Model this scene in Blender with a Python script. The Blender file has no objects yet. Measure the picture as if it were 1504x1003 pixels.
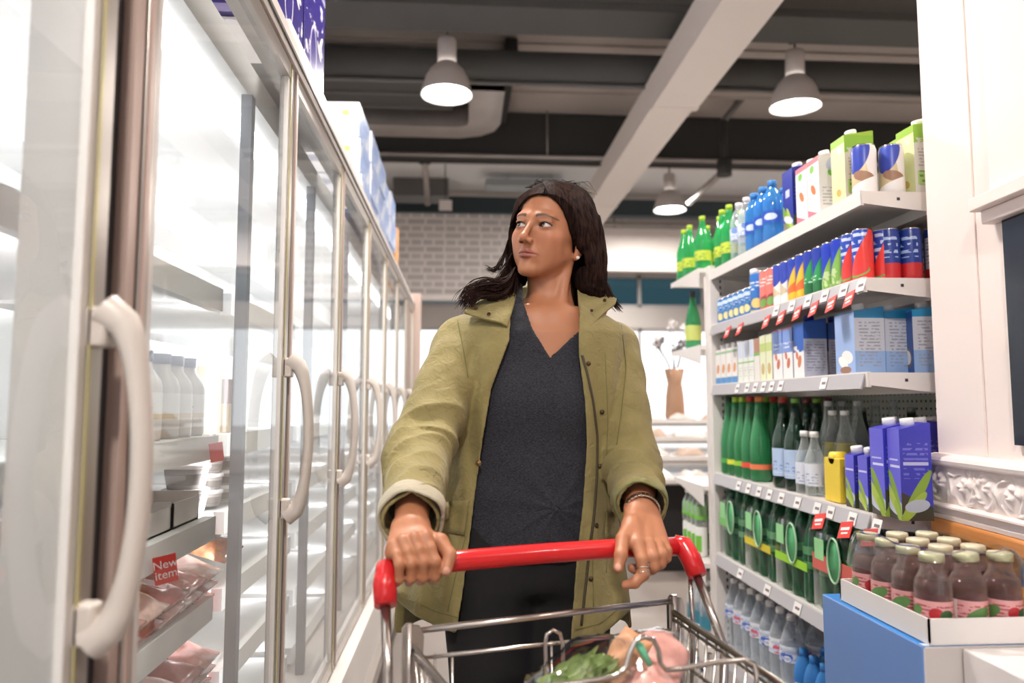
import bpy, bmesh, math, random
import numpy as np
from mathutils import Vector, Matrix
from mathutils.bvhtree import BVHTree
C = bpy.context.scene.collection
PI = math.pi
random.seed(7)
RNG = np.random.RandomState(3)
# ---------------------------------------------------------------- camera
F = 1090.0; CX, CY = 752.0, 501.5
CAMZ = 1.2
YAW = math.radians(3.87); PITCH = math.radians(4.88)
camd = bpy.data.cameras.new('camera'); cam = bpy.data.objects.new('camera', camd); C.objects.link(cam)
cam.location = (0, 0, CAMZ); cam.rotation_euler = (PI/2+PITCH, 0, -YAW)
camd.sensor_width = 36; camd.lens = F/1504*36; camd.clip_start = .02
camd.dof.use_dof = True; camd.dof.focus_distance = 1.62; camd.dof.aperture_fstop = 2.6
bpy.context.scene.camera = cam
RC = cam.rotation_euler.to_matrix()
def ray(u, v):
    return RC @ Vector(((u-CX)/F, (CY-v)/F, -1.0))
def at(u, v, X=None, Y=None, Z=None):
    d = ray(u, v)
    if X is not None: t = X/d.x
    elif Y is not None: t = Y/d.y
    else: t = (Z-CAMZ)/d.z
    return Vector((d.x*t, d.y*t, CAMZ+d.z*t))
RCI = np.array(RC.transposed())
def proj(X, Y, Z):                     # numpy: world -> pixel
    x = RCI[0,0]*X+RCI[0,1]*Y+RCI[0,2]*(Z-CAMZ)
    y = RCI[1,0]*X+RCI[1,1]*Y+RCI[1,2]*(Z-CAMZ)
    z = RCI[2,0]*X+RCI[2,1]*Y+RCI[2,2]*(Z-CAMZ)
    return CX-F*x/z, CY+F*y/z
def Yof(u, X): return at(u, 595, X=X).y
# ---------------------------------------------------------------- materials
MATS = {}
def _nt(name):
    m = bpy.data.materials.new(name); m.use_nodes = True
    return m, m.node_tree.nodes, m.node_tree.links, m.node_tree.nodes['Principled BSDF']
def mat(name, col, rough=.5, metal=0, trans=0, ior=1.45, bump=0, bscale=40, emit=0, coat=0, var=0, vscale=8, sss=0, alpha=1, stretch=None, sheen=0):
    if name in MATS: return MATS[name]
    m, N, L, p = _nt(name)
    p.inputs['Base Color'].default_value = (*col, 1); p.inputs['Roughness'].default_value = rough
    p.inputs['Metallic'].default_value = metal; p.inputs['Transmission Weight'].default_value = trans
    p.inputs['IOR'].default_value = ior; p.inputs['Coat Weight'].default_value = coat
    p.inputs['Alpha'].default_value = alpha
    if sheen: p.inputs['Sheen Weight'].default_value = sheen
    if sss:
        p.inputs['Subsurface Weight'].default_value = sss; p.inputs['Subsurface Scale'].default_value = .01
        p.inputs['Subsurface Radius'].default_value = (1, .4, .2)
    if emit:
        p.inputs['Emission Color'].default_value = (*col, 1); p.inputs['Emission Strength'].default_value = emit
    if bump or var:
        tc = N.new('ShaderNodeTexCoord'); mp = N.new('ShaderNodeMapping'); L.new(tc.outputs['Object'], mp.inputs[0])
        if stretch: mp.inputs['Scale'].default_value = stretch
    if bump:
        n = N.new('ShaderNodeTexNoise'); n.inputs['Scale'].default_value = bscale; n.inputs['Detail'].default_value = 4
        L.new(mp.outputs[0], n.inputs['Vector'])
        b = N.new('ShaderNodeBump'); b.inputs['Strength'].default_value = bump; b.inputs['Distance'].default_value = .01
        L.new(n.outputs[0], b.inputs['Height']); L.new(b.outputs[0], p.inputs['Normal'])
    if var:
        n = N.new('ShaderNodeTexNoise'); n.inputs['Scale'].default_value = vscale; n.inputs['Detail'].default_value = 5
        L.new(mp.outputs[0], n.inputs['Vector'])
        r = N.new('ShaderNodeValToRGB')
        r.color_ramp.elements[0].position = .3; r.color_ramp.elements[1].position = .7
        r.color_ramp.elements[0].color = (*[c*(1-var) for c in col], 1); r.color_ramp.elements[1].color = (*[min(1, c*(1+var)) for c in col], 1)
        L.new(n.outputs[0], r.inputs[0]); L.new(r.outputs[0], p.inputs['Base Color'])
    MATS[name] = m
    return m
def glassmat(name, tint=(1,1,1), ior=1.5, rough=0.0, refl=1.0):
    m = bpy.data.materials.new(name); m.use_nodes = True; N = m.node_tree.nodes; L = m.node_tree.links
    N.remove(N['Principled BSDF']); out = N['Material Output']
    t = N.new('ShaderNodeBsdfTransparent'); t.inputs[0].default_value = (*tint, 1)
    g = N.new('ShaderNodeBsdfGlossy'); g.inputs['Roughness'].default_value = rough
    f = N.new('ShaderNodeFresnel'); f.inputs[0].default_value = ior
    mm = N.new('ShaderNodeMath'); mm.operation = 'MULTIPLY'; mm.inputs[1].default_value = refl; mm.use_clamp = True
    ge = N.new('ShaderNodeNewGeometry'); iv = N.new('ShaderNodeMath'); iv.operation = 'SUBTRACT'; iv.inputs[0].default_value = 1.0
    L.new(ge.outputs['Backfacing'], iv.inputs[1]); m2 = N.new('ShaderNodeMath'); m2.operation = 'MULTIPLY'
    L.new(f.outputs[0], m2.inputs[0]); L.new(iv.outputs[0], m2.inputs[1]); L.new(m2.outputs[0], mm.inputs[0])
    mx = N.new('ShaderNodeMixShader'); L.new(mm.outputs[0], mx.inputs[0]); L.new(t.outputs[0], mx.inputs[1]); L.new(g.outputs[0], mx.inputs[2])
    L.new(mx.outputs[0], out.inputs[0]); MATS[name] = m
    return m
def art(name, base, shapes, mode='y', rough=.35, metal=0, trans=0, emit=0):
    """printed surface: a base colour and shapes (kind, params, colour) laid over it in local coordinates.
    mode 'y' = (y, z) plane, 'x' = (x, z) plane, 'a' = (angle*radius, z) round a cylinder"""
    if name in MATS: return MATS[name]
    m, N, L, p = _nt(name)
    p.inputs['Roughness'].default_value = rough; p.inputs['Metallic'].default_value = metal; p.inputs['Transmission Weight'].default_value = trans
    tc = N.new('ShaderNodeTexCoord'); sp = N.new('ShaderNodeSeparateXYZ'); L.new(tc.outputs['Object'], sp.inputs[0])
    def M(op, a, b=None, c=None):
        n = N.new('ShaderNodeMath'); n.operation = op
        for i, q in enumerate((a, b, c)):
            if q is None: continue
            if isinstance(q, (int, float)): n.inputs[i].default_value = q
            else: L.new(q, n.inputs[i])
        return n.outputs[0]
    if mode == 'a':
        a = M('ARCTAN2', sp.outputs[1], sp.outputs[0])      # centre the art on the side facing -x-y
        a = M('ADD', a, math.radians(140)); a = M('WRAP', a, PI, -PI); s = M('MULTIPLY', a, .03)
    else: s = sp.outputs[1] if mode == 'y' else sp.outputs[0]
    z = sp.outputs[2]
    cur = None
    for kind, P, col in shapes:
        if kind == 'band':       # z0,z1
            f = M('MULTIPLY', M('GREATER_THAN', z, P[0]), M('LESS_THAN', z, P[1]))
        elif kind == 'rect':     # s0,s1,z0,z1
            f = M('MULTIPLY', M('MULTIPLY', M('GREATER_THAN', z, P[2]), M('LESS_THAN', z, P[3])), M('MULTIPLY', M('GREATER_THAN', s, P[0]), M('LESS_THAN', s, P[1])))
        elif kind == 'diag':     # z < z0 + k*s + c*s^2
            q = M('MULTIPLY', M('ADD', M('MULTIPLY', s, P[2] if len(P) > 2 else 0.0), P[1]), s)
            f = M('LESS_THAN', M('SUBTRACT', z, q), P[0])
        elif kind == 'ell':      # s0,z0,rs,rz,deg
            c, d = math.cos(math.radians(P[4])), math.sin(math.radians(P[4]))
            ds = M('SUBTRACT', s, P[0]); dz = M('SUBTRACT', z, P[1])
            a_ = M('ADD', M('MULTIPLY', ds, c/P[2]), M('MULTIPLY', dz, d/P[2]))
            b_ = M('ADD', M('MULTIPLY', ds, -d/P[3]), M('MULTIPLY', dz, c/P[3]))
            f = M('LESS_THAN', M('ADD', M('MULTIPLY', a_, a_), M('MULTIPLY', b_, b_)), 1.0)
        elif kind == 'text':     # s0,s1,z0,z1,pitch  rows of small print
            f = M('MULTIPLY', M('MULTIPLY', M('GREATER_THAN', z, P[2]), M('LESS_THAN', z, P[3])), M('MULTIPLY', M('GREATER_THAN', s, P[0]), M('LESS_THAN', s, P[1])))
            w = M('GREATER_THAN', M('SINE', M('MULTIPLY', z, 2*PI/P[4])), .1)
            nz = N.new('ShaderNodeTexNoise'); nz.inputs['Scale'].default_value = .9/P[4]; nz.inputs['Detail'].default_value = 1
            L.new(tc.outputs['Object'], nz.inputs['Vector'])
            f = M('MULTIPLY', M('MULTIPLY', f, w), M('GREATER_THAN', nz.outputs[0], .47))
        elif kind == 'blot':     # s0,s1,z0,z1,scale noise patches
            f = M('MULTIPLY', M('MULTIPLY', M('GREATER_THAN', z, P[2]), M('LESS_THAN', z, P[3])), M('MULTIPLY', M('GREATER_THAN', s, P[0]), M('LESS_THAN', s, P[1])))
            nz = N.new('ShaderNodeTexNoise'); nz.inputs['Scale'].default_value = P[4]; nz.inputs['Detail'].default_value = 3
            L.new(tc.outputs['Object'], nz.inputs['Vector'])
            f = M('MULTIPLY', f, M('GREATER_THAN', nz.outputs[0], P[5] if len(P) > 5 else .52))
        mx = N.new('ShaderNodeMix'); mx.data_type = 'RGBA'; L.new(f, mx.inputs[0])
        if cur is None: mx.inputs[6].default_value = (*base, 1)
        else: L.new(cur, mx.inputs[6])
        mx.inputs[7].default_value = (*col, 1); cur = mx.outputs[2]
    if cur is None: p.inputs['Base Color'].default_value = (*base, 1)
    else: L.new(cur, p.inputs['Base Color'])
    MATS[name] = m
    return m
# ---------------------------------------------------------------- mesh building
class MB:
    def __init__(s): s.bm = bmesh.new(); s.mi = 0; s.mats = []
    def m(s, material):
        if material not in s.mats: s.mats.append(material)
        s.mi = s.mats.index(material); return s
    def _f(s, vs, smooth=False):
        try: f = s.bm.faces.new(vs)
        except ValueError: return
        f.material_index = s.mi; f.smooth = smooth
    def box(s, x0, x1, y0, y1, z0, z1, bev=0, M=None):
        vs = [Vector((x, y, z)) for x in (x0, x1) for y in (y0, y1) for z in (z0, z1)]
        if M is not None: vs = [M @ v for v in vs]
        b = [s.bm.verts.new(v) for v in vs]
        fs = []
        for q in ((0,1,3,2),(4,6,7,5),(0,4,5,1),(2,3,7,6),(0,2,6,4),(1,5,7,3)):
            f = s.bm.faces.new([b[i] for i in q]); f.material_index = s.mi; fs.append(f)
        if bev:
            es = list({e for f in fs for e in f.edges})
            r = bmesh.ops.bevel(s.bm, geom=es, offset=bev, segments=2, profile=.5, affect='EDGES')
            for f in r['faces']: f.material_index = s.mi; f.smooth = True
        return s
    def prism(s, pts, z0, z1, axis='z'):
        """polygon pts extruded along an axis"""
        def P(a, b, c): return {'z': (a, b, c), 'x': (c, a, b), 'y': (a, c, b)}[axis]
        lo = [s.bm.verts.new(P(a, b, z0)) for a, b in pts]; hi = [s.bm.verts.new(P(a, b, z1)) for a, b in pts]
        n = len(pts); s._f(lo[::-1]); s._f(hi)
        for i in range(n): s._f([lo[i], lo[(i+1) % n], hi[(i+1) % n], hi[i]])
        return s
    def lathe(s, prof, seg=20, M=None, smooth=True, close=True):
        rings = []
        for r, z in prof:
            if r < 1e-5:
                v = Vector((0, 0, z)); rings.append([s.bm.verts.new(M @ v if M else v)])
            else:
                ring = []
                for i in range(seg):
                    a = 2*PI*i/seg; v = Vector((r*math.cos(a), r*math.sin(a), z)); ring.append(s.bm.verts.new(M @ v if M else v))
                rings.append(ring)
        for A, B in zip(rings, rings[1:]):
            for i in range(seg):
                a0, a1 = A[i % len(A)], A[(i+1) % len(A)]; b0, b1 = B[i % len(B)], B[(i+1) % len(B)]
                vs = []
                for v in (a0, a1, b1, b0):
                    if v not in vs: vs.append(v)
                if len(vs) > 2: s._f(vs, smooth)
        if close:
            if len(rings[0]) > 1: s._f(rings[0][::-1])
            if len(rings[-1]) > 1: s._f(rings[-1])
        return s
    def tube(s, pts, r, seg=8, smooth=True, closed=False, cap=True):
        pts = [Vector(p) for p in pts]; n = len(pts)
        rs = r if isinstance(r, (list, tuple)) else [r]*n
        rings = []; up = None
        for i, p in enumerate(pts):
            if closed: d = pts[(i+1) % n]-pts[i-1]
            else: d = pts[min(i+1, n-1)]-pts[max(i-1, 0)]
            d.normalize()
            if up is None: up = d.orthogonal().normalized()
            else: up = (up-d*up.dot(d)).normalized()
            w = d.cross(up)
            rings.append([s.bm.verts.new(p+(up*math.cos(2*PI*k/seg)+w*math.sin(2*PI*k/seg))*rs[i]) for k in range(seg)])
        rr = rings+[rings[0]] if closed else rings
        for A, B in zip(rr, rr[1:]):
            for k in range(seg): s._f([A[k], A[(k+1) % seg], B[(k+1) % seg], B[k]], smooth)
        if cap and not closed: s._f(rings[0][::-1]); s._f(rings[-1])
        return s
    def cyl(s, a, b, r, seg=12): return s.tube([a, b], r, seg)
    def grid(s, P, thick=0, dirv=None):
        """P: rows of points; an optional solid thickness along dirv"""
        R, K = len(P), len(P[0])
        g = [[s.bm.verts.new(p) for p in row] for row in P]
        for i in range(R-1):
            for j in range(K-1): s._f([g[i][j], g[i][j+1], g[i+1][j+1], g[i+1][j]], True)
        if thick:
            h = [[s.bm.verts.new(Vector(p)+Vector(dirv)*thick) for p in row] for row in P]
            for i in range(R-1):
                for j in range(K-1): s._f([h[i][j], h[i+1][j], h[i+1][j+1], h[i][j+1]], True)
            for j in range(K-1):
                s._f([g[0][j], h[0][j], h[0][j+1], g[0][j+1]]); s._f([g[-1][j], g[-1][j+1], h[-1][j+1], h[-1][j]])
            for i in range(R-1):
                s._f([g[i][0], g[i+1][0], h[i+1][0], h[i][0]]); s._f([g[i][-1], h[i][-1], h[i+1][-1], g[i+1][-1]])
        return s
    def build(s, name, material=None, parent=None, loc=None, rz=0):
        me = bpy.data.meshes.new(name)
        bmesh.ops.recalc_face_normals(s.bm, faces=s.bm.faces)
        s.bm.to_mesh(me); s.bm.free()
        for mm in (s.mats or [material]): me.materials.append(mm)
        o = bpy.data.objects.new(name, me); C.objects.link(o)
        if parent is not None: o.parent = parent
        if loc is not None: o.location = loc
        if rz: o.rotation_euler.z = rz
        return o
def tag(o, label, cat, group=None, kind=None):
    if label: o['label'] = label
    if cat: o['category'] = cat
    if group: o['group'] = group
    if kind: o['kind'] = kind
    return o
def thing(name, label, cat, loc=(0,0,0), rz=0, group=None):
    o = bpy.data.objects.new(name, None); C.objects.link(o); o.location = loc; o.rotation_euler.z = rz; o.empty_display_size = .05
    return tag(o, label, cat, group)
def struct(o, label=None):
    o['kind'] = 'structure'
    if label: o['label'] = label; 
    return o
def dup(root, loc, rz=0, label=None, group=None, sc=None):
    r = root.copy(); C.objects.link(r); r.location = loc; r.rotation_euler.z = rz
    if sc: r.scale = sc
    if label: r['label'] = label
    if group: r['group'] = group
    for ch in list(root.children):
        c = ch.copy(); C.objects.link(c); c.parent = r
        for g in list(ch.children):
            d = g.copy(); C.objects.link(d); d.parent = c
    return r
ORD = ['first','second','third','fourth','fifth','sixth','seventh','eighth','ninth','tenth','eleventh','twelfth','thirteenth','fourteenth','fifteenth','sixteenth']
def lerp_table(tab, x):
    return float(np.interp(x, [a for a, b in tab], [b for a, b in tab]))
def S(r, g, b):
    return tuple(((c/255/12.92) if c/255 <= .04045 else ((c/255+.055)/1.055)**2.4) for c in (r, g, b))
white = mat('white_paint', S(232,224,220), .45)
steelw = mat('powder_coated_steel', S(226,220,216), .35)
alu = mat('brushed_aluminium', S(176,168,162), .32, metal=.6)
chrome = mat('chrome', S(205,200,196), .16, metal=1)
dark = mat('dark_rubber', S(48,46,48), .6)
X0, X1, Y0, Y1, ZC = -1.9, 7.0, -4.0, 13.5, 4.35
# floor
f = mat('polished_concrete', S(138,128,122),   .5, var=.12, vscale=1.6, bump=.03, bscale=6)
struct(MB().box(X0-.2, X1+.2, Y0-.2, Y1+.2, -.1, 0).build('floor', f))
# ceiling deck, profiled
cm = mat('grey_ceiling_deck', S(184,176,170), .8, var=.06, vscale=2)
m = MB().m(cm).box(X0-.2, X1+.2, Y0-.2, Y1+.2, ZC, ZC+.1)
for i in range(18):
    y = -3.8+i; m.box(X0, X1, y, y+.03, ZC-.02, ZC)
struct(m.build('ceiling'))
wm = mat('white_wall', S(222,216,212), .7)
def wall(name, boxes, material=wm):
    m = MB().m(material)
    for b in boxes: m.box(*b)
    return struct(m.build(name))
wall('wall_left', [(X0-.2, X0, Y0, Y1, 0, ZC)])
wall('wall_right', [(X1, X1+.2, Y0, Y1, 0, ZC)])
# far wall: openings onto daylight
wall('wall_far', [(X0, X1, Y1, Y1+.2, 0, .35), (X0, X1, Y1, Y1+.2, 2.62, 3.0), (X0, X1, Y1, Y1+.2, 3.62, ZC),
                  (X0, -1.3, Y1, Y1+.2, .35, 3.62), (5.6, X1, Y1, Y1+.2, .35, 3.62)])
fm = mat('window_frame', S(206,204,204), .5)
tint = glassmat('tinted_glass', S(96,118,124), 1.45)
clear = glassmat('clear_glass', (.97,.98,.98), 1.45)
def window(name, x0, x1, z0, z1, y, glass, bars, th=.06):
    m = MB().m(fm).box(x0, x0+th, y-.05, y+.05, z0, z1).box(x1-th, x1, y-.05, y+.05, z0, z1).box(x0, x1, y-.05, y+.05, z0, z0+th).box(x0, x1, y-.05, y+.05, z1-th, z1)
    for b in bars: m.box(b-th/2, b+th/2, y-.05, y+.05, z0, z1)
    o = struct(m.build(name))
    MB().box(x0+.01, x1-.01, y-.006, y+.006, z0+.01, z1-.01).build('window_pane', glass, o)
    return o
window('window_1', -1.3, 5.6, .35, 2.62, Y1+.08, clear, [1.0, 3.3])
window('window_2', -1.3, 5.6, 3.0, 3.62, Y1+.08, tint, [1.0, 2.45, 3.3, 4.5])
# rear wall behind the camera, with an added, unseen window for front light
wall('wall_rear', [(X0, X1, Y0-.2, Y0, 0, .3), (X0, X1, Y0-.2, Y0, 3.1, ZC), (X0, -1.5, Y0-.2, Y0, .3, 3.1), (1.2, X1, Y0-.2, Y0, .3, 3.1)])
window('window_fill', -1.5, 1.2, .3, 3.1, Y0-.1, clear, [-.15])  # unseen window, added to let daylight in from behind the camera
# hanging brick screen wall
def brickmat():
    m, N, L, p = _nt('white_washed_brick'); p.inputs['Roughness'].default_value = .85
    tc = N.new('ShaderNodeTexCoord'); sp = N.new('ShaderNodeSeparateXYZ'); L.new(tc.outputs['Object'], sp.inputs[0])
    cb = N.new('ShaderNodeCombineXYZ'); L.new(sp.outputs[0], cb.inputs[0]); L.new(sp.outputs[2], cb.inputs[1])
    b = N.new('ShaderNodeTexBrick'); L.new(cb.outputs[0], b.inputs['Vector'])
    b.inputs['Scale'].default_value = 1; b.inputs['Brick Width'].default_value = .235; b.inputs['Row Height'].default_value = .089
    b.inputs['Mortar Size'].default_value = .016; b.inputs['Mortar Smooth'].default_value = .3; b.squash = .62; b.squash_frequency = 2
    b.inputs['Color1'].default_value = (*S(196,191,188), 1); b.inputs['Color2'].default_value = (*S(180,175,173), 1); b.inputs['Mortar'].default_value = (*S(222,216,212), 1)
    L.new(b.outputs[0], p.inputs['Base Color'])
    bp = N.new('ShaderNodeBump'); bp.invert = True; bp.inputs['Strength'].default_value = .4; bp.inputs['Distance'].default_value = .01
    L.new(b.outputs['Fac'], bp.inputs['Height']); L.new(bp.outputs[0], p.inputs['Normal'])
    return m
wall('wall_brick', [(-1.9, 1.35, 9.3, 9.42, 2.56, 3.62)], brickmat())
struct(MB().m(white).box(-1.9, 1.35, 9.24, 9.44, 2.52, 2.56).build('trim_1'))
# white bulkhead right of the brick
wall('wall_bulkhead', [(1.8, 3.35, 10.0, 10.3, 3.08, 3.64)], white)
struct(MB().m(white).box(1.3, 3.5, 9.96, 10.0, 3.04, 3.09).build('trim_2'))
# ---- ceiling beams, ducts, pipes
dk = mat('dark_grey_paint', S(84,84,82), .7, var=.05, vscale=3)
dk2 = mat('charcoal_paint', S(58,58,57), .75)
lg = mat('galvanised_steel', S(178,172,168), .42, metal=.55, var=.1, vscale=4)
mg = mat('mid_grey_paint', S(112,110,108), .55)
teal = mat('teal_grey_paint', S(62,76,80), .6)
def single(name, label, cat, mb, material=None, group=None):
    return tag(mb.build(name, material), label, cat, group)
single('steel_beam', 'deep charcoal steel beam crossing the ceiling behind the pendant lamps', 'beam', MB().box(X0, X1, 7.75, 7.95, 3.86, ZC-.01), dk2)
single('steel_beam', 'grey steel beam at the very top edge, nearest of the ceiling beams', 'beam', MB().m(mg).box(X0, X1, 5.0, 5.18, 4.0, ZC-.01).m(dk).box(X0, X1, 4.9, 5.28, 3.94, 4.0))
single('steel_beam', 'teal-grey band standing in for a window strip high above the white brick screen', 'beam', MB().box(X0, X1, 10.6, 10.75, 3.98, 4.22), teal)  # teal band stands in for a strip of high windows
single('steel_beam', 'slim teal-grey girder beyond the white bulkhead, furthest back', 'beam', MB().box(X0, X1, 12.2, 12.35, 3.72, 3.98), teal)
single('air_duct', 'long round grey duct running across the ceiling above both near pendants', 'duct',
       MB().m(dk).tube([(X0, 5.9, 3.97), (X1, 5.9, 3.97)], .135, 24).m(mg).tube([(X0, 5.86, 3.82), (X1, 5.86, 3.82)], .018, 8))
# L shaped light duct
def duct_L():
    m = MB().m(lg); w = .15
    path = [(-1.7, 7.05), (-.05, 7.05), (.09, 7.0), (.17, 6.92), (.2, 6.8), (.2, 6.06)]
    rows = []
    for i, (x, y) in enumerate(path):
        d = Vector((path[min(i+1, 5)][0]-path[max(i-1, 0)][0], path[min(i+1, 5)][1]-path[max(i-1, 0)][1])).normalized()
        n = Vector((-d.y, d.x)); P = [(x-n.x*w, y-n.y*w), (x+n.x*w, y+n.y*w)]
        rows.append([Vector((*P[0], 3.84)), Vector((*P[1], 3.84)), Vector((*P[1], 4.1)), Vector((*P[0], 4.1)), Vector((*P[0], 3.84))])
    m.grid(rows)
    return m
single('air_duct', 'bright galvanised rectangular duct bending behind the left pendant lamp', 'duct', duct_L().tube([(-1.2, 7.05, 4.05), (-1.2, 7.05, ZC)], .01).tube([(.2, 6.4, 4.05), (.2, 6.4, ZC)], .01))
m = MB().m(dk).box(.3, .62, 4.7, 5.6, 4.12, 4.34)
m.m(lg).box(.36, .5, 4.8, 5.5, 4.1, 4.125)
single('ceiling_vent', 'dark square vent box at the top edge right of the left pendant', 'vent', m)
single('ceiling_vent', 'dark narrow plate in the ceiling right of the duct bend', 'vent', MB().box(.36, .46, 6.1, 7.7, 4.2, ZC-.022), dk2)
single('cable_tray', 'long grey stacked cable tray left of the duct bend', 'cable tray', MB().m(dk).box(-1.7, -.1, 6.25, 6.8, 4.0, 4.04).m(mg).box(-1.7, -.1, 6.2, 6.24, 3.98, 4.08).box(-1.7, -.1, 6.5, 6.53, 3.98, 4.06).box(-1.7, -.1, 6.8, 6.84, 3.98, 4.08).tube([(-1, 6.5, 4), (-1, 6.5, ZC)], .01))
single('pipe', 'slim light pipe running under the charcoal beam across the store', 'pipe', MB().m(lg).tube([(X0, 7.7, 3.84), (X1, 7.7, 3.84)], .022, 8).tube([(.9, 7.7, 3.84), (.9, 7.7, ZC)], .008, 6).m(dk2).tube([(X0, 7.8, 3.8), (X1, 7.8, 3.8)], .012, 8))
struct(MB().m(mat('lit_ceiling_white', S(232,232,232), .7)).box(X0, X1, 8.0, 10.55, ZC-.05, ZC-.021).build('lit_ceiling_sheet'))  # white sheet: window light on the far ceiling put into the colour
single('air_duct', 'slim pale duct hanging under the window-lit ceiling above the brick screen', 'duct', MB().box(.3, 1.35, 9.7, 9.95, 4.12, 4.22).tube([(.6, 9.82, 4.2), (.6, 9.82, ZC-.05)], .01).tube([(1.2, 9.82, 4.2), (1.2, 9.82, ZC-.05)], .01), mat('pale_duct', S(170,176,178), .5))
single('air_duct', 'small pale duct end near the top left of the brick screen', 'duct', MB().box(-.95, -.2, 10.0, 10.4, 4.05, ZC-.052), mg)
for k, (y, z) in enumerate(((9.0, 4.2), (11.2, 4.0), (11.8, 3.9))):
    single('pipe', ['thin white cable rail above the brick screen', 'far pale pipe behind the girder above the bulkhead', 'furthest pale pipe just above the tinted windows'][k], 'pipe', MB().m(lg).tube([(X0, y, z), (X1, y, z)], .03, 8).tube([(-.4, y, z), (-.4, y, ZC-.06 if y < 10.5 else ZC)], .008, 6).tube([(2.6, y, z), (2.6, y, ZC-.06 if y < 10.5 else ZC)], .008, 6))
# vertical conduit left of the lamp
a = at(622, 168, Y=8.3); b = at(628, 300, Y=8.9)
single('conduit', 'vertical grey conduit with a clamp left of the woman, above the brick', 'pipe', MB().m(dk).tube([a, at(624, 235, Y=8.3)], .03, 8).m(lg).tube([at(624, 235, Y=8.3), b], .035, 8).m(dk2).tube([at(624, 222, Y=8.3), at(624, 240, Y=8.3)], .07, 8))
p_ = [at(1128, 100, Y=7.3), at(1062, 178, Y=7.3), at(1064, 250, Y=7.3), at(1012, 298, Y=8.2)]
single('conduit', 'bent grey conduit dropping beside the right pendant lamp', 'pipe', MB().m(mg).tube(p_[:2], .035, 8).m(dk2).tube([p_[1], p_[2]], .04, 8).tube([at(1064, 236, Y=7.3), at(1064, 258, Y=7.3)], .08, 8).m(lg).tube(p_[2:], .035, 8))
p_ = [at(1188, 38, Y=5.6), at(1170, 58, Y=5.6)]
single('hanger_clamp', 'dark hanger clamp with a short rod above the right pendant lamp', 'clamp', MB().m(mg).tube([at(1198, 28, Y=5.6), p_[1]], .02, 8).m(dk2).tube([at(1160, 60, Y=5.6), at(1178, 58, Y=5.6)], .03, 8))
single('hanger_clamp', 'dark hanger clamp at the top edge left of the left pendant cord', 'clamp', MB().m(lg).tube([at(610, -20, Y=5.6), at(612, 36, Y=5.6)], .02, 8).m(dk2).tube([at(603, 28, Y=5.6), at(622, 28, Y=5.6)], .03, 8))
single('hanging_sign', 'small blank pale card hanging above the brick screen', 'sign', MB().m(white).box(at(645, 300, Y=9.1).x, at(664, 300, Y=9.1).x, 9.09, 9.11, at(650, 309, Y=9.1).z, at(650, 294, Y=9.1).z).m(dk2).tube([at(654, 296, Y=9.1), at(654, 200, Y=9.1)], .006, 6))
# white box beam along the aisle with a joint
bm_ = mat('white_beam_paint', S(240,232,226), .6)
m = MB().m(bm_)
m.box(1.50, 1.86, 2.5, 5.65, 3.55, 3.83).box(1.50, 1.84, 5.65, 9.95, 3.565, 3.83).box(1.497, 1.865, 5.60, 5.66, 3.545, 3.83).box(1.497, 1.845, 8.6, 8.64, 3.558, 3.83)
single('boxed_beam', 'long white boxed beam running overhead along the aisle to the bulkhead', 'beam', m)
# pendant lamps
shade_m = mat('pendant_shade', S(206,198,194), .45)
inner_m = mat('pendant_inside', S(240,238,236), .4)
bulb_m = mat('lamp_glow', (1, .97, .93), .5, emit=22)
def pendant(x, y, zr, r, label, tilt=0, light=True, cord=True, power=60):
    t = thing('pendant_lamp', label, 'lamp', (x, y, zr), 0, 'grey bell pendant lamps over the aisles')
    k = r/.19
    MB().m(shade_m).lathe([(r+.004, .0), (r+.003, .02), (r*.97, .06*k), (r*.86, .13*k), (r*.7, .19*k), (r*.46, .235*k), (r*.40, .25*k), (r*.40, .25*k)], 36, close=False).m(inner_m).lathe([(r*.39, .245*k), (r*.66, .18*k), (r*.82, .125*k), (r*.93, .05*k), (r-.002, .004), (r+.004, 0)], 36, close=False).build('lamp_shade', None, t)
    MB().m(shade_m).lathe([(0, .24*k), (r*.38, .24*k), (r*.38, .43*k), (r*.34, .45*k), (0, .45*k)], 24).build('lamp_housing', None, t)
    MB().lathe([(0, .03*k), (r*.8, .035*k), (r*.8, .05*k), (0, .07*k)], 24).build('diffuser', bulb_m, t)
    if cord: MB().tube([(0, 0, .44*k), (0, 0, ZC-zr)], .008, 6).build('cord', dk2, t)
    t.rotation_euler.x = tilt
    if light:
        ld = bpy.data.lights.new('pendant_light', 'AREA'); ld.shape = 'DISK'; ld.size = r*1.5; ld.energy = power; ld.color = (1, .93, .86)
        lo = bpy.data.objects.new('pendant_light', ld); C.objects.link(lo); lo.location = (0, 0, -.005); lo.parent = t
    return t
P = at(656, 140, Y=5.5); pendant(P.x, P.y, P.z, .19, 'left of the two large pendant lamps, above the cooler aisle')
P = at(1168, 158, Y=5.5); pendant(P.x, P.y, P.z, .19, 'right of the two large pendant lamps, tilted, above the shelving', tilt=.05)
P = at(984, 309, Y=8.7); pendant(P.x, P.y, P.z, .19, 'small distant pendant lamp glowing against the white bulkhead', power=110)
P = at(903, 388, Y=12.0); pendant(P.x, P.y, P.z, .22, 'furthest pendant lamp half hidden behind the woman\'s hair')
for k, (x, y, pw_) in enumerate([(-.1, 2.2, 70), (2.45, 2.2, 45), (-.1, -1.0, 85), (2.45, -1.0, 22), (5.0, 2.2, 35), (5.0, 5.5, 60)]):  # unseen pendants added to light the near aisle and the woman
    pendant(x, y, 3.47, .19, 'added pendant lamp outside the picture ' + ['above the camera', 'above the right shelving', 'behind the camera at left', 'behind the camera at right', 'far right near', 'far right beyond the shelving'][k], power=pw_)
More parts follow.
